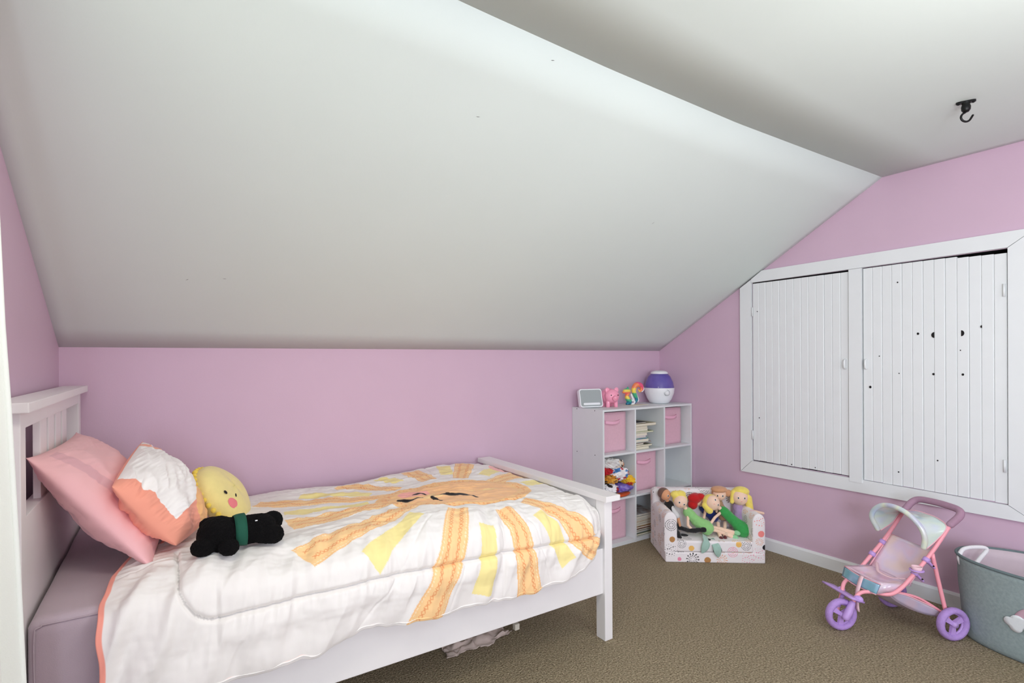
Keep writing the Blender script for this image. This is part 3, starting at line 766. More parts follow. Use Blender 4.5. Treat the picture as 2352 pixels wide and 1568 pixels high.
# books: list (label, colour, width along x, thickness, depth, rz, tilt)
def book(x, z, wd, th, dp, color, label, group, y=None, rz=0, cover2=None, rx=0):
    b = thing('book', label, 'book', (x, SY + .035 if y is None else y, z), rz, group)
    if rx: b.rotation_euler = (0, rx, rz)
    cm_ = mat('book_cover', color, .5, .12, 25, rgb2=cover2)
    c = min(.0018, th * .2)
    box('cover', (0, 0, 0), (wd, dp, c), cm_, b, world=False); box('cover', (0, 0, th - c), (wd, dp, th), cm_, b, world=False)
    box('spine', (0, -.0004, c * .5), (c, dp, th - c * .5), cm_, b, world=False)
    box('pages', (c, .002, c), (wd - .003, dp - .002, th - c), M['paper'], b, .0006, world=False)
    return b
x, z = cell(1, 2); x += .003; z += .0005
stack = [(.170, .016, (236, 226, 200), 'bottom cream book of the upper book stack', 0, None),
         (.205, .013, (112, 116, 84), 'olive book second from bottom of the upper stack', .02, (206, 200, 170)),
         (.120, .011, (196, 190, 186), 'small pale book above the olive one in the upper stack', 0, None),
         (.200, .007, (126, 52, 48), 'thin dark red book under the green and blue book', 0, None),
         (.165, .024, (122, 176, 92), 'thick green and blue picture book in mid upper stack', 0, (60, 112, 178)),
         (.170, .009, (86, 160, 168), 'thin teal book on top of the green and blue book', .03, None),
         (.140, .011, (204, 192, 222), 'lilac book in the upper stack', 0, None),
         (.150, .019, (236, 228, 224), 'white book over the lilac book in the upper stack', 0, None),
         (.215, .011, (158, 176, 128), 'pale green book jutting out right in the upper stack', -.02, None),
         (.165, .017, (240, 234, 214), 'cream book directly over the jutting pale green book', 0, None),
         (.165, .019, (240, 232, 216), 'cream book directly under the widest book', .01, None),
         (.245, .019, (198, 188, 156), 'widest beige book near the top of the upper stack', 0, (150, 140, 110)),
         (.155, .008, (36, 32, 40), 'black thin book on top of the upper stack', .03, None)]
for wd, th, c, lab, rz, c2 in stack:
    book(x, z, wd, th, .20, c, lab, 'books stacked in the upper middle cube', rz=rz, cover2=c2, y=SY + .03 + random.uniform(0, .012)); z += th + .0006
x, z = cell(1, 0); x += .003; z += .0005
stack = [(.24, .014, (112, 116, 70), 'olive book at bottom of the lower stack', 0, None), (.23, .018, (110, 150, 190), 'blue book second from the bottom of the lower stack', .03, (90, 110, 130)),
         (.24, .012, (60, 44, 40), 'dark brown book low in the lower stack', 0, None), (.25, .014, (196, 116, 52), 'orange book in the lower stack', -.02, (120, 70, 40)),
         (.24, .022, (222, 184, 92), 'yellow black-dotted book in the lower stack', 0, (40, 36, 34)), (.25, .010, (228, 224, 206), 'cream magazine over the dotted book', .02, None),
         (.24, .014, (198, 144, 92), 'tan book in the lower stack', 0, (232, 214, 188)), (.25, .010, (222, 220, 208), 'white magazine over the tan book', 0, None),
         (.25, .016, (198, 198, 188), 'grey magazine near top of the lower stack', .015, None), (.25, .012, (120, 90, 70), 'magazine with brown leaves cover topping the lower stack', 0, (190, 196, 200))]
for wd, th, c, lab, rz, c2 in stack:
    book(x, z, wd, th, .20, c, lab, 'books stacked in the lower middle cube', rz=rz, cover2=c2, y=SY + .022 + random.uniform(0, .012)); z += th + .0006

# crumpled clothes in the middle-left cube
M['printcloth'] = painted('printed_clothes', .85, .1, .2, 500)
def crumple(name, label, cat, c, r, cols, seed, scale=14, amp=.30, group='clothes and cloths in the middle left cube'):
    n = 80; th, ph = np.meshgrid(np.linspace(0, PI, n), np.linspace(0, 2 * PI, n), indexing='ij')
    dx, dy, dz = np.sin(th) * np.cos(ph), np.sin(th) * np.sin(ph), np.cos(th)
    r = np.array(r); c = np.array(c)
    f = 1 + amp * np.abs(noise(dx * 2.3 + dz * 1.2, dy * 2.3 + dz * 1.7, seed)) - amp * .5 + amp * .35 * noise(dx * 5 + dz * 4, dy * 5 - dz * 3, seed + 2)
    sgn = lambda a, p: np.sign(a) * np.abs(a) ** p
    P = np.stack([c[0] + r[0] * sgn(dx, .7) * f, c[1] + r[1] * sgn(dy, .7) * f, c[2] + r[2] * sgn(dz, .75) * f], 2)
    P[:, -1] = P[:, 0]
    xl_, zl_ = cell(0, 1)
    P[..., 0] = np.clip(P[..., 0], xl_ + .002, xl_ + cw - .002); P[..., 2] = np.clip(P[..., 2], zl_ + .001, zl_ + ch - .002); P[..., 1] = np.clip(P[..., 1], 2.40, SYB - .01)
    v = fbm(P[..., 0] * scale, P[..., 2] * scale + P[..., 1] * scale * .5, 2, seed + 5)
    dy_ = np.zeros(P.shape) + L(cols[0]); k = len(cols) - 1
    for i, cc_ in enumerate(cols[1:]):
        v2 = noise(P[..., 0] * scale + i * 7, P[..., 2] * scale * 1.2 + P[..., 1] * 9 + i * 3, seed + 11 + i)
        dy_[v2 > .33] = L(cc_)
    t = thing(name, label, cat, tuple(c), 0, group)
    o = sheet('cloth', P, M['printcloth'], t, dye=dy_); fix(o)
x0_, z0_ = cell(0, 1)
crumple('folded_cloth', 'flat orange folded cloth at the bottom of the clothes cube', 'cloth', (x0_ + .16, 2.60, z0_ + .016), (.125, .115, .018), [(206, 84, 34), (220, 110, 50)], 3, amp=.06)
crumple('folded_cloth', 'shiny purple cloth bundled above the orange cloth', 'cloth', (x0_ + .195, 2.56, z0_ + .060), (.090, .09, .030), [(116, 96, 186), (150, 136, 206), (84, 66, 150)], 8, 30, amp=.2)
crumple('folded_cloth', 'white cloth with black and red print left of the purple cloth', 'cloth', (x0_ + .075, 2.56, z0_ + .065), (.07, .085, .036), [(240, 238, 240), (170, 30, 40), (30, 28, 34)], 15, 22)
crumple('folded_cloth', 'red cloth tucked at the left of the clothes pile', 'cloth', (x0_ + .05, 2.575, z0_ + .185), (.05, .08, .028), [(190, 24, 36), (220, 60, 60)], 21)
crumple('soft_toy', 'ochre black-spotted soft toy in the clothes pile', 'soft toy', (x0_ + .085, 2.545, z0_ + .130), (.06, .06, .030), [(206, 140, 44), (50, 36, 24), (224, 170, 70)], 27, 38)
crumple('folded_cloth', 'white printed cloth bulging from the middle of the pile', 'cloth', (x0_ + .165, 2.555, z0_ + .155), (.085, .08, .045), [(246, 244, 244), (246, 244, 244), (190, 50, 60), (70, 130, 190)], 33, 20)
crumple('folded_cloth', 'yellow and red cloth at the right of the clothes pile', 'cloth', (x0_ + .235, 2.525, z0_ + .110), (.036, .07, .036), [(244, 196, 50), (186, 60, 36)], 40, 14)
crumple('folded_cloth', 'crumpled off-white cloth topping the clothes pile', 'cloth', (x0_ + .090, 2.57, z0_ + .236), (.08, .08, .034), [(228, 226, 222), (206, 200, 196)], 46)
crumple('soft_toy', 'small cream soft toy at the upper right of the clothes pile', 'soft toy', (x0_ + .175, 2.555, z0_ + .222), (.045, .05, .030), [(240, 226, 206), (200, 120, 60), (40, 36, 36)], 52, 30)

# ------------------------------------------------------------------ on top of the shelf
ZT = SH
# tilted square speaker
sp = thing('speaker', 'small tilted square speaker with grey cloth face and white rim', 'speaker', (2.545, 2.665, ZT), R(-14))
tl = Matrix.Rotation(R(-13), 3, 'X')
def rrect(w_, h_, r_, n_=6):
    P = []
    for cx, cz, a0 in ((w_ / 2 - r_, h_ / 2 - r_, 0), (-w_ / 2 + r_, h_ / 2 - r_, PI / 2), (-w_ / 2 + r_, -h_ / 2 + r_, PI), (w_ / 2 - r_, -h_ / 2 + r_, 3 * PI / 2)):
        for k in range(n_ + 1):
            a = a0 + PI / 2 * k / n_; P.append((cx + r_ * math.cos(a), cz + r_ * math.sin(a)))
    return P
def plate(name, w_, h_, r_, y0, y1, m, parent, up, dz=0):
    P = rrect(w_, h_, r_); V = []
    for y_ in (y0, y1):
        for a, b in P:
            q = tl @ Vector((a, y_, b + h_ / 2 + dz)); V.append((q.x, q.y, q.z + up))
    n_ = len(P); F = [list(range(n_)), list(range(2 * n_ - 1, n_ - 1, -1))] + [[i, (i + 1) % n_, n_ + (i + 1) % n_, n_ + i] for i in range(n_)]
    return fix(mk(name, V, F, m, parent, False, world=False))
plate('casing', .178, .130, .018, -.010, .018, M['plastic'], sp, .003)
plate('speaker_cloth', .164, .116, .014, -.012, -.009, M['greymesh'], sp, .003, .007)
plate('control_strip', .130, .015, .007, -.0135, -.011, M['plastic'], sp, .003, .016)
box('stand', (-.03, .01, 0), (.03, .055, .02), M['plastic'], sp, .004, world=False)
# piggy bank
pg = thing('piggy_bank', 'small shiny pink piggy bank beside the grey speaker', 'piggy bank', (2.722, 2.672, ZT), R(-18))
sh_ = [ell_data((0, 0, .074), (.062, .068, .058)), ell_data((.0, -.045, .078), (.054, .040, .050))]
for sx in (-1, 1):
    for sy in (-1, 1): sh_.append(cap((sx * .030, sy * .032 - .01, .035), (sx * .031, sy * .034 - .01, .006), .016, .015))
blob('body', sh_, M['pig'], pg, .003, 4, world=False)
tube('snout', [(0.004, -.080, .064), (.004, -.098, .062)], [.021, .019], M['pig'], pg, 18, world=False)
for sx in (-1, 1):
    ell('ear', (sx * .034, -.045, .118), (.018, .007, .022), M['pig'], pg, Matrix.Rotation(R(sx * 22), 3, 'Y'), world=False)
    ell('eye', (sx * .026 + .003, -.0815, .086), .0042, M['ink'], pg, world=False, nu=10, nv=6)
    ell('nostril', (.004 + sx * .007, -.0985, .062), (.003, .001, .004), M['cheek'], pg, world=False, nu=10, nv=6)
# paper under the squirrel
pc = meta(box('paper_note', (2.895, 2.600, ZT + .0002), (3.06, 2.70, ZT + .0022), M['paper']), 'cream paper card lying under the rainbow squirrel figurine', 'paper')
# squirrel figurine
sq = thing('squirrel_figurine', 'rainbow coloured squirrel figurine with a curled tail', 'figurine', (2.965, 2.655, ZT + .0022), R(-22))
M['rainbow'] = painted('rainbow_paint', .35, 0, .05, 200, spec=.5)
RB = [(40, 60, 120), (30, 130, 150), (70, 180, 130), (246, 220, 90), (250, 140, 90), (236, 90, 130)]
def rainbow(o, f):
    n_ = len(o.data.vertices); co = np.zeros(n_ * 3); o.data.vertices.foreach_get('co', co); co = co.reshape(-1, 3)
    t = np.clip(f(co), 0, .9999) * len(RB); set_dye(o, np.array(RB, float)[t.astype(int)])
def flatshape(name, outline, th, m, parent, f=None):
    n_ = len(outline); V = []
    for y_, k in ((-th, .92), (-th * .6, 1), (th * .6, 1), (th, .92)):
        cx_ = sum(p[0] for p in outline) / n_; cz_ = sum(p[1] for p in outline) / n_
        V += [(cx_ + (p[0] - cx_) * k, y_, cz_ + (p[1] - cz_) * k) for p in outline]
    F = [list(range(n_)), list(range(4 * n_ - 1, 3 * n_ - 1, -1))]
    for r_ in range(3): F += [[r_ * n_ + i, r_ * n_ + (i + 1) % n_, (r_ + 1) * n_ + (i + 1) % n_, (r_ + 1) * n_ + i] for i in range(n_)]
    o = fix(mk(name, V, F, m, parent, True, world=False))
    if f: rainbow(o, f)
    return o
hd_ = [ell_data((-.058, 0, .100), (.030, .016, .022)), ell_data((-.080, 0, .094), (.014, .010, .010)), ell_data((-.048, .004, .122), (.008, .005, .012))]
o = fix(mk('head', *join(hd_), M['rainbow'], sq, True, False)); rainbow(o, lambda c: 1 - (c[:, 2] - .07) / .09)
bd_ = catmull([(-.040, 0, .090), (-.058, 0, .068), (-.052, 0, .045), (-.038, 0, .022), (-.055, 0, .006)], 6)
V, F = tube_data(bd_, list(np.interp(np.linspace(0, 1, len(bd_)), [0, .4, .8, 1], [.010, .016, .020, .012])), 12, True, False, 1, True)
o = mk('body', V, F, M['rainbow'], sq, True, False); rainbow(o, lambda c: .12 + (.1 - c[:, 2]) / .1 * .0 + np.clip((c[:, 2]) / .10, 0, 1) * .85)
tubew = catmull([(-.022, 0, .075), (-.008, 0, .040), (.004, 0, .018), (-.010, 0, .006), (-.030, 0, .012), (-.028, 0, .030), (-.014, 0, .030)], 6)
tube('white_scroll', tubew, .0075, M['plastic'], sq, 10, world=False, roundcap=True)
tl_ = catmull([(.006, 0, .010), (.020, 0, .040), (.006, 0, .075), (-.004, 0, .110), (.016, 0, .146), (.050, 0, .144), (.062, 0, .118), (.046, 0, .100), (.034, 0, .114)], 7)
V, F = tube_data(tl_, list(np.interp(np.linspace(0, 1, len(tl_)), [0, .2, .55, .85, 1], [.006, .014, .020, .010, .004])), 14, True, False, 1, True)
o = mk('tail', V, F, M['rainbow'], sq, True, False); rainbow(o, lambda c: .1 + c[:, 2] / .165 * .75 + np.clip(c[:, 0] - .02, 0, 1) * 5)
tube('tail_edge', [(p[0] + .012, -.006, p[2] - .004) for p in tl_[4:-8]], .004, M['plastic'], sq, 8, world=False, roundcap=True)
# humidifier
hm = thing('humidifier', 'egg shaped humidifier with white base and purple water tank', 'humidifier', (3.245, 2.655, ZT))
lathe('base', [(0, 0), (.058, 0), (.070, .004), (.090, .035), (.107, .080), (.111, .112), (.110, .118), (0, .118)], (3.245, 2.655, ZT), M['plastic'], hm, 40)
lathe('water_tank', [(.0, .118), (.109, .118), (.108, .124), (.100, .165), (.082, .205), (.062, .228), (.0, .228)], (3.245, 2.655, ZT), M['tank'], hm, 40)
lathe('lid', [(.062, .224), (.064, .233), (.056, .243), (.036, .250), (.020, .252), (0, .250)], (3.245, 2.655, ZT), M['plastic'], hm, 40)
kd = Vector((-.55, -.835, 0)).normalized(); ks = Vector((.835, -.55, 0))
kc = Vector((3.245, 2.655, ZT + .085)) + kd * .1045 + ks * .024
tube('control_knob', [kc - kd * .004, kc + kd * .009], .018, M['plastic'], hm, 24)
tube('knob_ring', [tuple(kc + kd * .002 + ks * .021 * math.cos(a) + Vector((0, 0, .021 * math.sin(a)))) for a in np.linspace(0, 2 * PI, 24, endpoint=False)], .0016, M['greymesh'], hm, 6, closed=True)
lathe('tank_window', [(.1108, .012), (.1112, .020)], (3.245, 2.655, ZT + .100), M['plastic'], hm, 40)
# ================================================================== SOFA
SO = (2.672, 2.150, 0); SRZ = math.atan2(-.5736, .8192)
sf = thing('toddler_sofa', 'small white foam toddler sofa printed with circles and dots', 'sofa', SO, SRZ)
M['sofaprint'] = painted('sofa_print_fabric', .85, .1, .25, 500)
BK, OR, DK, BR, PK, CO, YE = (30, 28, 32), (240, 168, 120), (62, 62, 78), (190, 138, 84), (240, 150, 176), (250, 146, 140), (246, 196, 110)
front_m = [('rings', -.004 + .045, .235, .040, BK), ('disc', .047, .144, .018, BR), ('dots', .035, .075, .040, BK), ('burst', .172, .022, .040, BK), ('disc', .165, .090, .017, YE),
           ('disc', .325, .078, .027, DK), ('disc', .263, .017, .020, BR), ('burst', .351, .020, .034, OR), ('rings', .418, .070, .034, PK), ('rings', .500, .112, .034, BK),
           ('dots', .510, .030, .045, PK), ('dots', .58, .06, .04, PK), ('disc', .592, .185, .020, CO), ('burst', .582, .135, .024, OR), ('dots', .585, .26, .035, CO), ('disc', .455, .118, .018, YE),
           ('rings', .105, .118, .030, BK), ('disc', .615, .10, .016, BK), ('rings', .248, .335, .040, BK), ('rings', .349, .392, .034, BK), ('burst', .17, .36, .03, OR), ('disc', .45, .36, .02, YE), ('burst', .52, .33, .03, BK),
           ('disc', .09, .022, .012, PK), ('rings', .56, .395, .03, PK)]
random.seed(5)
def scatter(n_, w_, h_, sd):
    rg = random.Random(sd); out = []
    k = ['rings', 'disc', 'dots', 'burst', 'rings', 'dots', 'burst']; cs = [BK, PK, OR, BK, BR, CO, YE]
    for _ in range(n_ * 20):
        x_, y_ = rg.uniform(0, w_), rg.uniform(0, h_); r_ = rg.uniform(.018, .038)
        if all(math.hypot(x_ - q[1], y_ - q[2]) > r_ + q[3] + .006 for q in out): out.append((rg.choice(k), x_, y_, r_, rg.choice(cs)))
        if len(out) >= n_: break
    return out
side_m = scatter(30, .45, .45, 3); top_m = scatter(45, .65, .45, 9)
def motif(A, B, ms, D):
    for kind, x_, y_, r_, c_ in ms:
        d = np.hypot(A - x_, B - y_); a = np.arctan2(B - y_, A - x_); q = d / r_
        if kind == 'disc': m_ = q < 1
        elif kind == 'rings':
            k = np.floor(q * 3.6); m_ = (q < 1.0) & ((q * 3.6) % 1 < .34) & (q > .2) & ((np.sin(a * (5 + k * 6)) > -.6) | (c_ == PK))
        elif kind == 'burst': m_ = (q < 1) & (q > .25) & (np.sin(a * 12 + np.floor(q * 3) * 1.3) > .45) & ((q * 3) % 1 > .25)
        else:
            gx, gy = (A - x_) / .014, (B - y_) / .014; ox = .48 * np.sin(np.floor(gx) * 13.1 + np.floor(gy) * 57.7); oy = .48 * np.cos(np.floor(gx) * 27.3 + np.floor(gy) * 12.1)
            m_ = (q < 1) & (np.hypot(gx - np.floor(gx) - .5 + ox * .6, gy - np.floor(gy) - .5 + oy * .6) < .17 + .09 * np.sin(np.floor(gx) * 5.3 + np.floor(gy) * 9.1))
        D[m_] = L(c_)
def sofa_part(name, lo, hi, r, bottom=True, warp=None):
    V, F = rbox_dense(lo, hi, r, .0023, bottom)
    if warp: V = warp(V.copy())
    o = mk(name, V, F.tolist(), M['sofaprint'], sf, True, world=False); fix(o)
    n_ = len(o.data.vertices); co = np.zeros(n_ * 3); o.data.vertices.foreach_get('co', co); co = co.reshape(-1, 3)
    nr = np.zeros(n_ * 3); o.data.vertex_normals.foreach_get('vector', nr) if hasattr(o.data, 'vertex_normals') else o.data.vertices.foreach_get('normal', nr); nr = np.abs(nr.reshape(-1, 3))
    D = np.zeros((n_, 3)) + L((246, 240, 240))
    Df, Ds, Dt = D.copy(), D.copy(), D.copy()
    motif(co[:, 0], co[:, 2], front_m, Df); motif(co[:, 1], co[:, 2], side_m, Ds); motif(co[:, 0], co[:, 1], top_m, Dt)
    k = np.argmax(nr * np.array([1, 1.05, 1]), 1)
    D = np.where((k == 1)[:, None], Df, np.where((k == 0)[:, None], Ds, Dt)); set_dye(o, D); return o
SW_, SD_ = .620, .355
sofa_part('base', (0.004, 0, 0), (SW_ - .004, SD_, .064), .008)
sofa_part('seat', (.078, .002, .066), (.545, SD_ - .06, .135), .012)
def lean(V): V[:, 1] += 0.02 * np.clip((V[:, 2] - .15) / .25, 0, 1); return V
sofa_part('arm', (0, .002, .062), (.080, SD_ - .02, .312), (.038, .012, .055), False)
sofa_part('arm', (.543, .002, .062), (SW_, SD_ - .02, .308), (.038, .012, .055), False)
sofa_part('backrest', (.004, SD_ - .09, .062), (SW_ - .004, SD_, .392), (.03, .03, .035), False, lean)

# ------------------------------------------------------------------ rag dolls
CLT = bpy.data.textures.new('cloth_folds', 'CLOUDS'); CLT.noise_scale = .03
YRN = bpy.data.textures.new('yarn', 'WOOD'); YRN.noise_scale = .01
def doll(name, label, head, hr, face, chest, hip, hairc, dress, skin='skin', arms=(), legs=(), shoe=None, shoer=.014, hair_extra=(), skirt=None, vest=None, eyes=True, limb=.0095, legr=.012, tilt=0, legmat=None):
    d = thing(name, label, 'doll', SO, SRZ, 'rag dolls piled on the toddler sofa')
    face = Vector(face).normalized(); hv = Vector(head)
    sh_ = [ell_data(head, (hr, hr, hr * 1.05)), cap(head, chest, .011, .014), cap(chest, hip, .028, .031)]
    for a in arms: 
        for p, q in zip(a[:-1], a[1:]): sh_.append(cap(p, q, limb, limb * .95))
    lg = []
    for a in legs:
        for p, q in zip(a[:-1], a[1:]): lg.append(cap(p, q, legr, legr * .9))
    if legmat is None: sh_ += lg
    blob('body', sh_, M[skin], d, .0038, 3, world=False)
    if legmat is not None: blob('trousers', lg, legmat, d, .0038, 2, world=False)
    blob('dress', [cap(chest, hip, .032, .034)] + ([cap(skirt[0], skirt[1], skirt[2], skirt[3])] if skirt else []), dress, d, .004, 3, world=False)
    for o_ in (d.children[-1],):
        m2 = o_.modifiers.new('d', 'DISPLACE'); m2.texture = CLT; m2.strength = .010; m2.mid_level = .5; m2.texture_coords = 'LOCAL'
    if vest: blob('sleeve', [cap(*v) for v in vest[1]], vest[0], d, .004, 2, world=False)
    hc = hv - face * hr * .34 + Vector((0, 0, hr * .12))
    hs = [ell_data(tuple(hc), (hr * 1.10, hr * 1.05, hr * 1.08))] + [(cap(*h) if len(h) == 4 else ell_data(*h)) for h in hair_extra]
    blob('hair', hs, hairc, d, .0035, 2, world=False)
    if eyes:
        up = Vector((math.sin(tilt), 0, math.cos(tilt))); right = face.cross(up).normalized(); up = right.cross(face).normalized()
        for s in (-1, 1):
            dirn = (face + right * .40 * s + up * .05).normalized()
            p = hv + dirn * hr * 1.0; rot = dirn.to_track_quat('Z', 'Y').to_matrix()
            ell('eye', tuple(p), (.0062, .0078, .0014), M['white'], d, rot, False, 12, 6); ell('pupil', tuple(p + dirn * .001), (.0042, .0056, .0014), M['ink'], d, rot, False, 12, 6)
        dirn = (face - up * .45).normalized(); p = hv + dirn * hr * 1.0
        ell('mouth', tuple(p), (.005, .0015, .0015), M['cheek'], d, (dirn.to_track_quat('Z', 'Y').to_matrix()), False, 10, 6)
    if shoe:
        for a in legs:
            p = Vector(a[-1]); q = Vector(a[-2]); dd = (p - q).normalized()
            ell('shoe', tuple(p + dd * .008), (shoer, shoer * 1.15, shoer * 1.5), shoe, d, dd.to_track_quat('Z', 'Y').to_matrix(), False)
    return d
c_ = lambda n_, rgb: mat(n_, rgb, .9, .08, 60, .3, 400, sheen=.3)
hb, hy_, hr_, ht = c_('brown_felt_hair', (116, 84, 70)), c_('yellow_yarn_hair', (250, 228, 110)), c_('red_yarn_hair', (196, 14, 20)), c_('tan_felt_cap', (216, 160, 118))
g1, g2, bl, wh, bb, mr, lv, gs = c_('light_green_cloth', (150, 208, 130)), c_('green_cloth', (56, 160, 78)), c_('blue_satin', (28, 46, 120)), c_('white_cloth', (226, 226, 226)), c_('black_cloth', (22, 20, 22)), c_('maroon_felt', (98, 34, 38)), c_('lilac_satin', (178, 150, 190)), c_('pale_mint_cloth', (170, 204, 190))
FC = (-.26, -.9, .2)
doll('rag_doll', 'brown-haired rag doll in black vest at the left end of sofa', (.062, .200, .376), .036, (.55, -.75, -.05), (.088, .205, .305), (.115, .19, .19), hb, bb, 'skin2',
     arms=[[(.10, .19, .29), (.135, .165, .235), (.142, .15, .185)]], legs=[[(.12, .18, .165), (.105, .09, .160), (.118, .045, .110)], [(.13, .18, .165), (.19, .09, .172), (.262, .085, .180)]],
     legmat=bb, shoe=bb, shoer=.015, legr=.015, vest=(wh, [((.10, .188, .295), (.128, .168, .245), .017, .019)]), hair_extra=[((.052, .215, .360), (.048, .215, .335), .022, .016)])
doll('rag_doll', 'yellow-haired rag doll in light green dress, second from the left', (.146, .150, .346), .043, (-.1, -.9, -.15), (.195, .150, .275), (.262, .130, .200), hy_, g1,
     arms=[[(.19, .14, .27), (.180, .11, .20), (.212, .085, .165)], [(.21, .15, .28), (.270, .13, .235), (.30, .115, .205)]],
     legs=[[(.28, .12, .185), (.37, .10, .168), (.455, .075, .140)], [(.28, .13, .195), (.38, .12, .180), (.47, .085, .165)]], shoe=c_('mint_felt_shoe', (150, 214, 160)), shoer=.014,
     skirt=((.235, .135, .230), (.300, .115, .185), .030, .046), tilt=.4, hair_extra=[((.120, .165, .385), (.034, .030, .026)), ((.150, .160, .392), (.034, .030, .022))])
doll('rag_doll', 'red-haired rag doll lying face down behind the green dress', (.270, .215, .335), .036, (.5, .3, -.6), (.33, .235, .28), (.375, .20, .23), hr_, bl,
     arms=[[(.33, .21, .28), (.30, .16, .235)]], legs=[[(.39, .16, .20), (.375, .11, .16), (.372, .070, .135)]], shoe=mr, shoer=.013, eyes=False,
     hair_extra=[((.250, .195, .352), (.042, .034, .034)), ((.240, .195, .312), (.032, .030, .032)), ((.290, .195, .366), (.030, .026, .022))])
doll('rag_doll', 'rag doll with yellow fringe and green clothes lying across the middle', (.350, .150, .338), .047, (.25, -.85, .25), (.425, .150, .282), (.500, .125, .205), hy_, g2,
     arms=[[(.445, .125, .255), (.478, .10, .215), (.505, .095, .175)], [(.41, .15, .28), (.355, .12, .25), (.325, .11, .215)]],
     legs=[[(.52, .12, .19), (.500, .10, .155), (.42, .085, .155)]], skirt=((.480, .12, .222), (.530, .11, .178), .032, .052), tilt=1.1, shoe=c_('pale_felt_foot', (236, 206, 180)), shoer=.010,
     hair_extra=[((.305, .150, .320), (.325, .13, .292), .022, .022)])
doll('rag_doll', 'rag doll with tan cap leaning on the backrest in the middle', (.420, .215, .378), .042, (-.2, -.9, -.1), (.42, .235, .31), (.44, .20, .24), ht, c_('beige_cloth', (186, 150, 116)),
     arms=[[(.41, .22, .31), (.39, .18, .27)]], legs=[[(.44, .17, .2), (.415, .12, .16), (.40, .075, .14)]], shoe=mr, shoer=.012, hair_extra=[((.415, .205, .412), (.052, .044, .022)), ((.478, .215, .385), (.026, .022, .024))])
doll('rag_doll', 'yellow long-haired rag doll in lilac top at right end of sofa', (.542, .190, .366), .050, (-.15, -.95, .05), (.535, .205, .300), (.535, .185, .205), hy_, lv,
     arms=[[(.56, .19, .285), (.585, .165, .245), (.568, .145, .235)], [(.565, .2, .29), (.64, .19, .272), (.69, .185, .262)]], legs=[[(.54, .16, .19), (.55, .10, .155), (.56, .060, .140)]],
     shoe=c_('lilac_felt_shoe', (150, 120, 150)), shoer=.012, hair_extra=[((.555, .200, .402), (.052, .046, .032)), ((.592, .185, .360), (.606, .18, .285), .026, .020), ((.604, .180, .285), (.594, .145, .20), .020, .015),
      ((.594, .145, .20), (.604, .10, .155), .014, .012), ((.604, .10, .155), (.612, .065, .128), .020, .015), ((.505, .195, .395), (.490, .185, .335), .018, .013)])
cl = thing('cloth_scrap', 'pale mint cloth leaves hanging over the sofa seat front', 'cloth', SO, SRZ)
for cx_, cz_, a_ in ((.250, .104, -.5), (.312, .080, .25)):
    rows = []
    for i in range(13):
        t = i / 12; wd = .024 * math.sin(PI * min(1, .15 + t * .85)) ** .7
        rows.append([(cx_ + math.sin(a_) * .08 * (t - .3) + math.cos(a_) * wd * s_, -.008 - .012 * math.sin(PI * t) + (.06 * (1 - t / .25) if t < .25 else 0), cz_ + .055 - .095 * t + .05 * (0) + math.sin(a_) * wd * s_) for s_ in np.linspace(-1, 1, 7)])
    sheet('leaf', np.array(rows), gs, cl, thick=.003, world=False)

# ================================================================== STROLLER
Sv = np.array([.461, .887, 0.]); Fv = np.array([-.887, .461, 0.]); Ov = np.array([3.10, 1.0, 0.])
stl = thing('doll_stroller', 'pink and lilac doll stroller with iridescent hood beside the grey basket', 'stroller', tuple(Ov), math.atan2(Fv[1], Fv[0]))
def T3(f, s, z): return tuple(Ov + Fv * f + Sv * s + np.array([0, 0, z]))
def wheel(f, s, r, wdt=.030, tilt=0):
    c = np.array(T3(f, s, r)); ax = Sv; ex = Fv * 1.0; ez = np.array([0, 0, 1.])
    P = [c + ex * (r - wdt * .45) * math.cos(a) + ez * (r - wdt * .45) * math.sin(a) for a in np.linspace(0, 2 * PI, 40, endpoint=False)]
    # tread body
    V = []; seg = 14; n_ = 44
    for i in range(n_):
        a = 2 * PI * i / n_; d = ex * math.cos(a) + ez * math.sin(a)
        for k in range(seg):
            b = 2 * PI * k / seg; rr0 = wdt * .40
            rad_ = r - rr0 + rr0 * math.cos(b) * (1 + (.05 if i % 2 else 0)); rad_ = min(rad_, r)
            V.append(c + d * rad_ + ax * (wdt * .5 * math.sin(b)))
    F = [[i * seg + k, i * seg + (k + 1) % seg, ((i + 1) % n_) * seg + (k + 1) % seg, ((i + 1) % n_) * seg + k] for i in range(n_) for k in range(seg)]
    whl = fix(mk('wheel', V, F, M['lilac2'], stl, True))
    # hub with three spokes as sub-parts
    ri = r - wdt * .72
    tube('rim_ring', [c + ex * ri * math.cos(a) + ez * ri * math.sin(a) for a in np.linspace(0, 2 * PI, 32, endpoint=False)], .004, M['lilac'], whl, 8, closed=True, flat=2.0)
    for k in range(3):
        a = k * 2 * PI / 3 + .6; d = ex * math.cos(a) + ez * math.sin(a); e = -ex * math.sin(a) + ez * math.cos(a)
        V = []
        for sgn in (-1, 1):
            for q, wd in ((.004, .007), (ri, .013)):
                for e_ in (-1, 1): V.append(c + d * q + e * wd * e_ + ax * sgn * (.008 if q < .01 else .005))
        mk('spoke', V, [[0, 1, 3, 2], [4, 6, 7, 5], [0, 2, 6, 4], [1, 5, 7, 3], [0, 4, 5, 1], [2, 3, 7, 6]], M['lilac'], whl)
    tube('hub', [c - ax * .017, c + ax * .017], .012, M['lilac'], whl, 14)
    return c
wheel(.0, -.157, .074, .034); wheel(.0, .160, .074, .034); wheel(.432, -.030, .074, .034)
rt = .0085
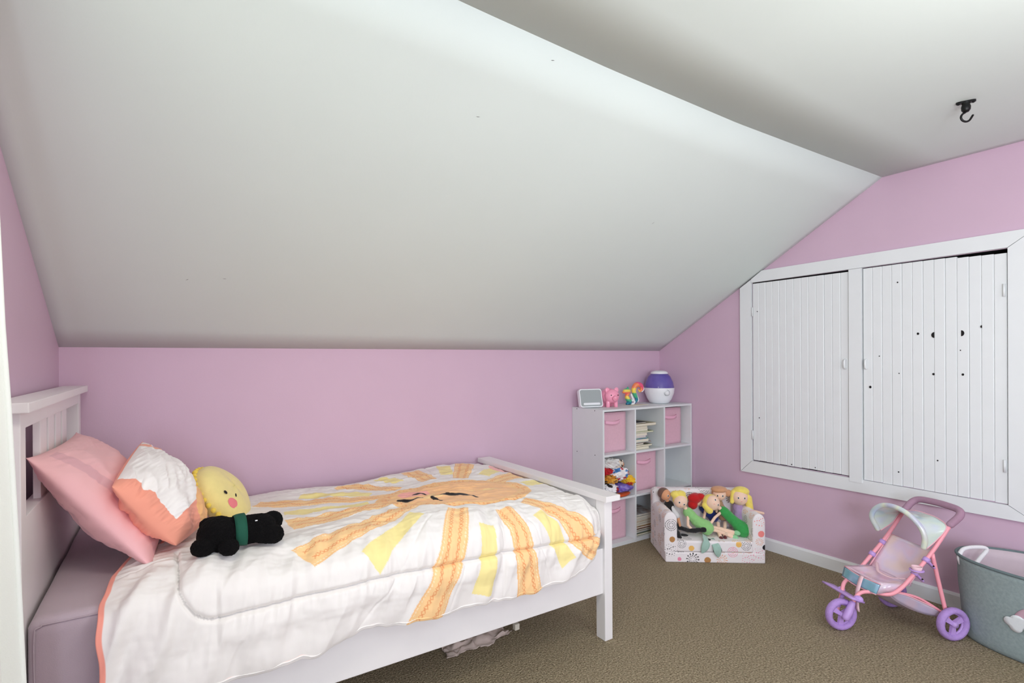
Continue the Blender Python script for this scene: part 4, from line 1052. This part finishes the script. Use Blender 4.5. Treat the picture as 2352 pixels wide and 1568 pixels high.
for s in (-1, 1):
    k = .118 * s
    P = catmull([T3(-.030, k, .510), T3(.060, k, .388), T3(.150, k, .288), T3(.215, k * .98, .222), T3(.265, k * .92, .196), T3(.315, k * .60, .192), T3(.358, k * .42 - .006, .182), T3(.392, k * .30 - .018, .140), T3(.430, k * .24 - .030, .076)], 6)
    tube('frame_bar', P, rt, M['framepink'], stl, 12)
    tube('rear_leg', catmull([T3(.060, k, .380), T3(.035, k * 1.03, .26), T3(.012, k * 1.12, .13), T3(.0, k * 1.16, .074)], 5), rt, M['framepink'], stl, 12)
    # clamps
    for f_, z_, l_ in ((.145, .294, .030), (.090, .352, .034)):
        d = np.array(T3(f_ + .01, k, z_ - .012)) - np.array(T3(f_ - .01, k, z_ + .012)); d /= np.linalg.norm(d)
        c = np.array(T3(f_, k, z_)); tube('clamp', [c - d * .010, c + d * .010], .014, M['lilac'], stl, 14)
        a = np.array(T3(f_, k, z_)); b = np.array(T3(f_ - .030, k + .004 * s, z_ - .032))
        V, F = tube_data([a, a + (b - a) * .5, b], [.012, .011, .010], 12, True, False, .55, True); mk('clamp_lug', V, F, M['lilac'], stl, True)
        ell('bolt', tuple(a + (b - a) * .75 + Sv * s * .0 - Sv * .011 * (1 if s < 0 else 1)), (.004, .004, .004), M['dark'], stl, nu=8, nv=6)
# handle with grip
hp = catmull([T3(-.030, -.118, .510), T3(-.072, -.122, .550), T3(-.092, -.100, .570), T3(-.100, -.03, .574), T3(-.100, .04, .572), T3(-.092, .100, .566), T3(-.070, .120, .546), T3(-.030, .118, .508)], 7)
tube('handle_grip', hp, .0155, M['grip'], stl, 16, roundcap=True)
tube('axle', [T3(.0, -.157, .074), T3(.0, .160, .074)], .004, M['framepink'], stl, 8)
for k in (-1, 1): tube('lower_strut', catmull([T3(.235, k * .10, .205), T3(.12, k * .11, .175), T3(.0, k * .125, .10)], 6), .0055, M['framepink'], stl, 8)
tube('wheel_fork', [T3(.396, -.054, .135), T3(.418, -.060, .098), T3(.432, -.060, .074)], [.013, .017, .016], M['lilac'], stl, 14, roundcap=True)
tube('wheel_fork', [T3(.392, .010, .140), T3(.432, .002, .074)], [.009, .010], M['lilac'], stl, 12, roundcap=True)
# foot rest: thin slanted plate
def quad(name, pts, m, parent, th=.004, n1=2, n2=2, warp=None, smooth=True):
    a, b, c, d = [np.array(p, float) for p in pts]; u = np.linspace(0, 1, n1)[:, None, None]; v = np.linspace(0, 1, n2)[None, :, None]
    P = (a * (1 - u) + b * u) * (1 - v) + (d * (1 - u) + c * u) * v
    if warp: P = P + warp(u, v)
    return sheet(name, P, m, parent, thick=th, offset=0)
quad('footrest', [T3(.365, -.090, .152), T3(.425, -.085, .172), T3(.425, .100, .172), T3(.365, .100, .152)], M['lilac'], stl, .008, 4, 8)
box('footrest_clip', (0, 0, 0), (.001, .001, .001), M['lilac'], stl) if False else None
ell('footrest_clip', T3(.372, -.062, .158), (.016, .020, .016), M['lilac'], stl); ell('footrest_clip', T3(.372, .040, .158), (.012, .016, .012), M['lilac'], stl)
# seat back and seat
Nsag = lambda am: (lambda u, v: am * np.sin(PI * u) * np.sin(PI * v) * np.array([-.3 * Fv[0] * 0 + 0, 0, -1.]) + am * np.sin(PI * u) * np.sin(PI * v) * (-Fv) * .6)
quad('seat_back', [T3(.050, -.108, .392), T3(.165, -.108, .232), T3(.165, .108, .232), T3(.050, .108, .392)], M['seatv'], stl, .006, 16, 16, Nsag(.022))
tube('seat_binding', [T3(.050, -.108, .392), T3(.048, 0, .388), T3(.050, .108, .392)], .0035, M['binding'], stl, 8)
for k in (-1, 1):
    tube('seat_binding', catmull([T3(.050, k * .110, .394), T3(.11, k * .112, .312), T3(.165, k * .110, .240)], 4), .0035, M['binding'], stl, 8)
quad('seat_pad', [T3(.155, -.110, .236), T3(.300, -.105, .240), T3(.300, .105, .240), T3(.155, .110, .236)], M['seatv'], stl, .010, 14, 14, lambda u, v: -.018 * np.sin(PI * u) * np.sin(PI * v) * np.array([0, 0, 1.]))
quad('seat_front', [T3(.303, -.104, .238), T3(.318, -.100, .196), T3(.318, .100, .196), T3(.303, .104, .238)], M['bluev'], stl, .006, 8, 14, lambda u, v: .012 * np.sin(PI * v) * Fv)
tube('seat_binding', catmull([T3(.301, -.105, .242), T3(.315, 0, .238), T3(.301, .105, .242)], 8), .0032, M['binding'], stl, 8)
tube('seat_binding', catmull([T3(.319, -.100, .194), T3(.332, 0, .192), T3(.319, .100, .194)], 8), .0032, M['binding'], stl, 8)
for k in (-1, 1): quad('seat_side', [T3(.150, k * .112, .245), T3(.300, k * .106, .240), T3(.316, k * .100, .196), T3(.230, k * .112, .214)], M['seatv'], stl, .004)
# crotch strap and shoulder strap
quad('strap', [T3(.318, -.030, .246), T3(.318, -.010, .246), T3(.372, -.048, .100), T3(.372, -.068, .100)], M['strap'], stl, .003, 3, 12, lambda u, v: .014 * np.sin(PI * v) * Fv)
rows = []
for P_ in catmull([T3(.140, .095, .262), T3(.170, .060, .256), T3(.205, .01, .250), T3(.200, -.05, .248), T3(.175, -.10, .262)], 6):
    P_ = np.array(P_); rows.append([P_ + Fv * d_ + np.array([0, 0, .001]) for d_ in (-.008, 0, .008)])
sheet('strap', np.array(rows), M['strap'], stl, thick=.002)
# cup holder
cpc = T3(.150, -.132, .316)
lathe('cup_holder', [(0, -.012), (.016, -.012), (.020, .006), (.021, .014), (.018, .014), (.016, 0)], cpc, M['strap'], stl, 20)
lathe('cup_ring', [(.020, -.006), (.028, -.005), (.028, -.001), (.020, 0)], cpc, M['lilac'], stl, 24)
# hood: near/far pivots, front hoop and back edge
hoop = catmull([T3(.095, -.112, .408), T3(.092, -.114, .450), T3(.100, -.098, .500), T3(.118, -.055, .545), T3(.130, .0, .562), T3(.140, .055, .556), T3(.150, .095, .525), T3(.148, .116, .480), T3(.118, .116, .420)], 6)
tube('hood_hoop', hoop, .0115, M['hoodtube'], stl, 14, roundcap=True)
backe = catmull([T3(.085, -.114, .400), T3(.035, -.118, .445), T3(-.012, -.118, .500), T3(-.030, -.06, .520), T3(-.034, .0, .524), T3(-.030, .06, .522), T3(-.012, .118, .500), T3(.035, .118, .450), T3(.100, .116, .412)], 6)
n_ = min(len(hoop), len(backe)); rows = []
for i in range(n_):
    a = np.array(hoop[i]); b = np.array(backe[i]); r_ = []
    for t in np.linspace(0, 1, 14):
        p = a * (1 - t) + b * t; p = p + np.array([0, 0, 1.]) * (-.016 * math.sin(PI * t) * math.sin(PI * i / (n_ - 1))); r_.append(p)
    rows.append(r_)
sheet('hood', np.array(rows), M['hood'], stl, thick=.003, offset=0)
tube('hood_binding', backe, .003, M['binding'], stl, 8)
# under basket
low = [[T3(.255, -.095, .195), T3(.255, 0, .175), T3(.255, .095, .195)], [T3(.20, -.100, .150), T3(.20, 0, .125), T3(.20, .100, .150)], [T3(.11, -.105, .105), T3(.11, 0, .085), T3(.11, .105, .105)], [T3(.02, -.110, .082), T3(.02, 0, .075), T3(.02, .110, .082)]]
g = []
for j in range(3): g.append(catmull([r_[j] for r_ in low], 5))
g = [catmull([g[0][i], g[1][i], g[2][i]], 6) for i in range(len(g[0]))]
sheet('net_basket', np.array(g), M['basketv'], stl, thick=.002, offset=0)
for k, j in ((-1, 0), (1, 2)):
    top_ = [T3(.25, k * .108, .205), T3(.18, k * .112, .190), T3(.09, k * .118, .150), T3(.015, k * .122, .112)]
    tt = catmull(top_, 5); bb_ = catmull([r_[j] for r_ in low], 5)
    sheet('basket_side', np.array([[np.array(a) * (1 - t) + np.array(b) * t for t in np.linspace(0, 1, 5)] for a, b in zip(tt, bb_)]), M['basketv'], stl, thick=.002, offset=0)
    tube('basket_binding', tt, .003, M['binding'], stl, 8)
tube('basket_binding', catmull([T3(.018, -.122, .112), T3(.018, -.110, .082), T3(.018, 0, .074), T3(.018, .110, .082), T3(.018, .122, .112)], 6), .0032, M['binding'], stl, 8)
quad('basket_end', [T3(.018, -.118, .110), T3(.018, -.108, .082), T3(.018, .108, .082), T3(.018, .118, .110)], M['basketv'], stl, .002, 3, 6)

# ================================================================== BASKET
bk = thing('laundry_basket', 'oval grey felt basket with white rope handle and cloud patch', 'basket', (3.20, .52, 0))
BC = (3.195, .515); BHt = .372
def oval(t, z, inset=0):
    k = (z / BHt); ay = .352 + .022 * k - inset; ax_ = .168 + .046 * k - inset
    c, s_ = math.cos(t), math.sin(t); p = .92
    return (BC[0] + ax_ * math.copysign(abs(c) ** p, c), BC[1] + ay * math.copysign(abs(s_) ** p, s_), z)
nt_ = 96; zz = np.concatenate([[.0, .006, .02], np.linspace(.05, BHt, 14)])
Pb = []
for i in range(nt_ + 1):
    t = 2 * PI * i / nt_; r_ = []
    for z in zz:
        q = np.array(oval(t, z, .014 if z < .001 else (.004 if z < .01 else 0))); wob_ = .004 * float(noise(t * 2.2, z * 9, 6)) * (z > .03) * (z < BHt - .03) * (1 if i % nt_ else 1) * math.sin(t / 2)
        q[:2] += (q[:2] - np.array(BC)) * wob_ * 3; r_.append(q)
    Pb.append(r_)
sheet('felt_wall', np.array(Pb), M['felt'], bk, thick=.002, offset=0)
Pi = [[oval(2 * PI * i / nt_, z, .006) for z in np.linspace(.01, BHt - .002, 10)] for i in range(nt_ + 1)]
sheet('liner', np.array(Pi), M['liner'], bk, thick=.001, offset=0)
V = [(BC[0], BC[1], .006)] + [oval(2 * PI * i / nt_, .006, .012) for i in range(nt_)]
mk('bottom', V, [[0, 1 + i, 1 + (i + 1) % nt_] for i in range(nt_)], M['liner'], bk)
tube('rim_piping', [oval(2 * PI * i / nt_, BHt) for i in range(nt_)], .0065, M['feltrim'], bk, 10, closed=True)
tube('base_piping', [oval(2 * PI * i / nt_, .006, .008) for i in range(nt_)], .005, M['feltrim'], bk, 8, closed=True)
rp = catmull([(3.118, .858, .330), (3.112, .862, .362), (3.150, .855, .392), (3.215, .820, .398), (3.240, .800, .388), (3.215, .815, .350), (3.165, .835, .300)], 7)
tube('rope_handle', rp, .0085, M['rope'], bk, 12, roundcap=True)
def on_front(y, z, lift):
    lo_, hi_ = PI / 2, PI * 1.5
    s_ = (y - BC[1]) / (.352 + .022 * z / BHt); s_ = max(-1, min(1, s_)); t = PI - math.asin(math.copysign(abs(s_) ** (1 / .92), s_))
    q = oval(t, z); return (q[0] - lift, q[1], q[2])
def applique(name, outline, m, lift, th=.003):
    n_ = len(outline); cy = sum(p[0] for p in outline) / n_; cz = sum(p[1] for p in outline) / n_
    V = [on_front(cy, cz, lift)]
    for k in (.35, .7, 1): V += [on_front(cy + (p[0] - cy) * k, cz + (p[1] - cz) * k, lift) for p in outline]
    V += [on_front(p[0], p[1], lift - th) for p in outline]
    F = [[0, 1 + i, 1 + (i + 1) % n_] for i in range(n_)]
    for r_ in range(3): F += [[1 + r_ * n_ + i, 1 + (r_ + 1) * n_ + i, 1 + (r_ + 1) * n_ + (i + 1) % n_, 1 + r_ * n_ + (i + 1) % n_] for i in range(n_)]
    return fix(mk(name, V, F, m, bk, True))
def ringarc(cy, cz, r0, r1):
    return [(cy + r1 * math.cos(a), cz + r1 * math.sin(a)) for a in np.linspace(0, PI, 24)] + [(cy + r0 * math.cos(a), cz + r0 * math.sin(a)) for a in np.linspace(PI, 0, 24)]
cyy, czz = .585, .178
def arcband(name, r0, r1, m, lift):
    V = []; n_ = 30
    for i in range(n_ + 1):
        a = PI * i / n_
        for r_ in (r0, (r0 + r1) / 2, r1): V.append(on_front(cyy + r_ * math.cos(a), czz + r_ * math.sin(a), lift))
    F = []
    for i in range(n_):
        for j in range(2): F.append([i * 3 + j, i * 3 + j + 1, (i + 1) * 3 + j + 1, (i + 1) * 3 + j])
    o = mk(name, V, F, m, bk, True); md = o.modifiers.new('t', 'SOLIDIFY'); md.thickness = .003; md.offset = 0
arcband('rainbow_band', .052, .078, M['rose'], .004); arcband('rainbow_band', .030, .052, M['mauve'], .004); arcband('rainbow_band', .010, .030, M['strap'], .004)
def cloud_outline(cy, cz, s_):
    lobes = [(-.045, .0, .022), (-.018, .014, .026), (.018, .012, .026), (.045, 0, .020), (.025, -.018, .022), (-.022, -.016, .022)]
    out = []
    for k in range(72):
        a = 2 * PI * k / 72; best = 0
        d = (math.cos(a), math.sin(a))
        for ly, lz, lr in lobes:
            bq = d[0] * ly + d[1] * lz; disc = bq * bq - (ly * ly + lz * lz - lr * lr)
            if disc > 0: best = max(best, bq + math.sqrt(disc))
        out.append((cy + d[0] * best * s_, cz + d[1] * best * s_))
    return out
applique('cloud_patch', cloud_outline(.632, .170, .95), M['cloud'], .0075); applique('cloud_patch', cloud_outline(.520, .170, .95), M['cloud'], .0075)
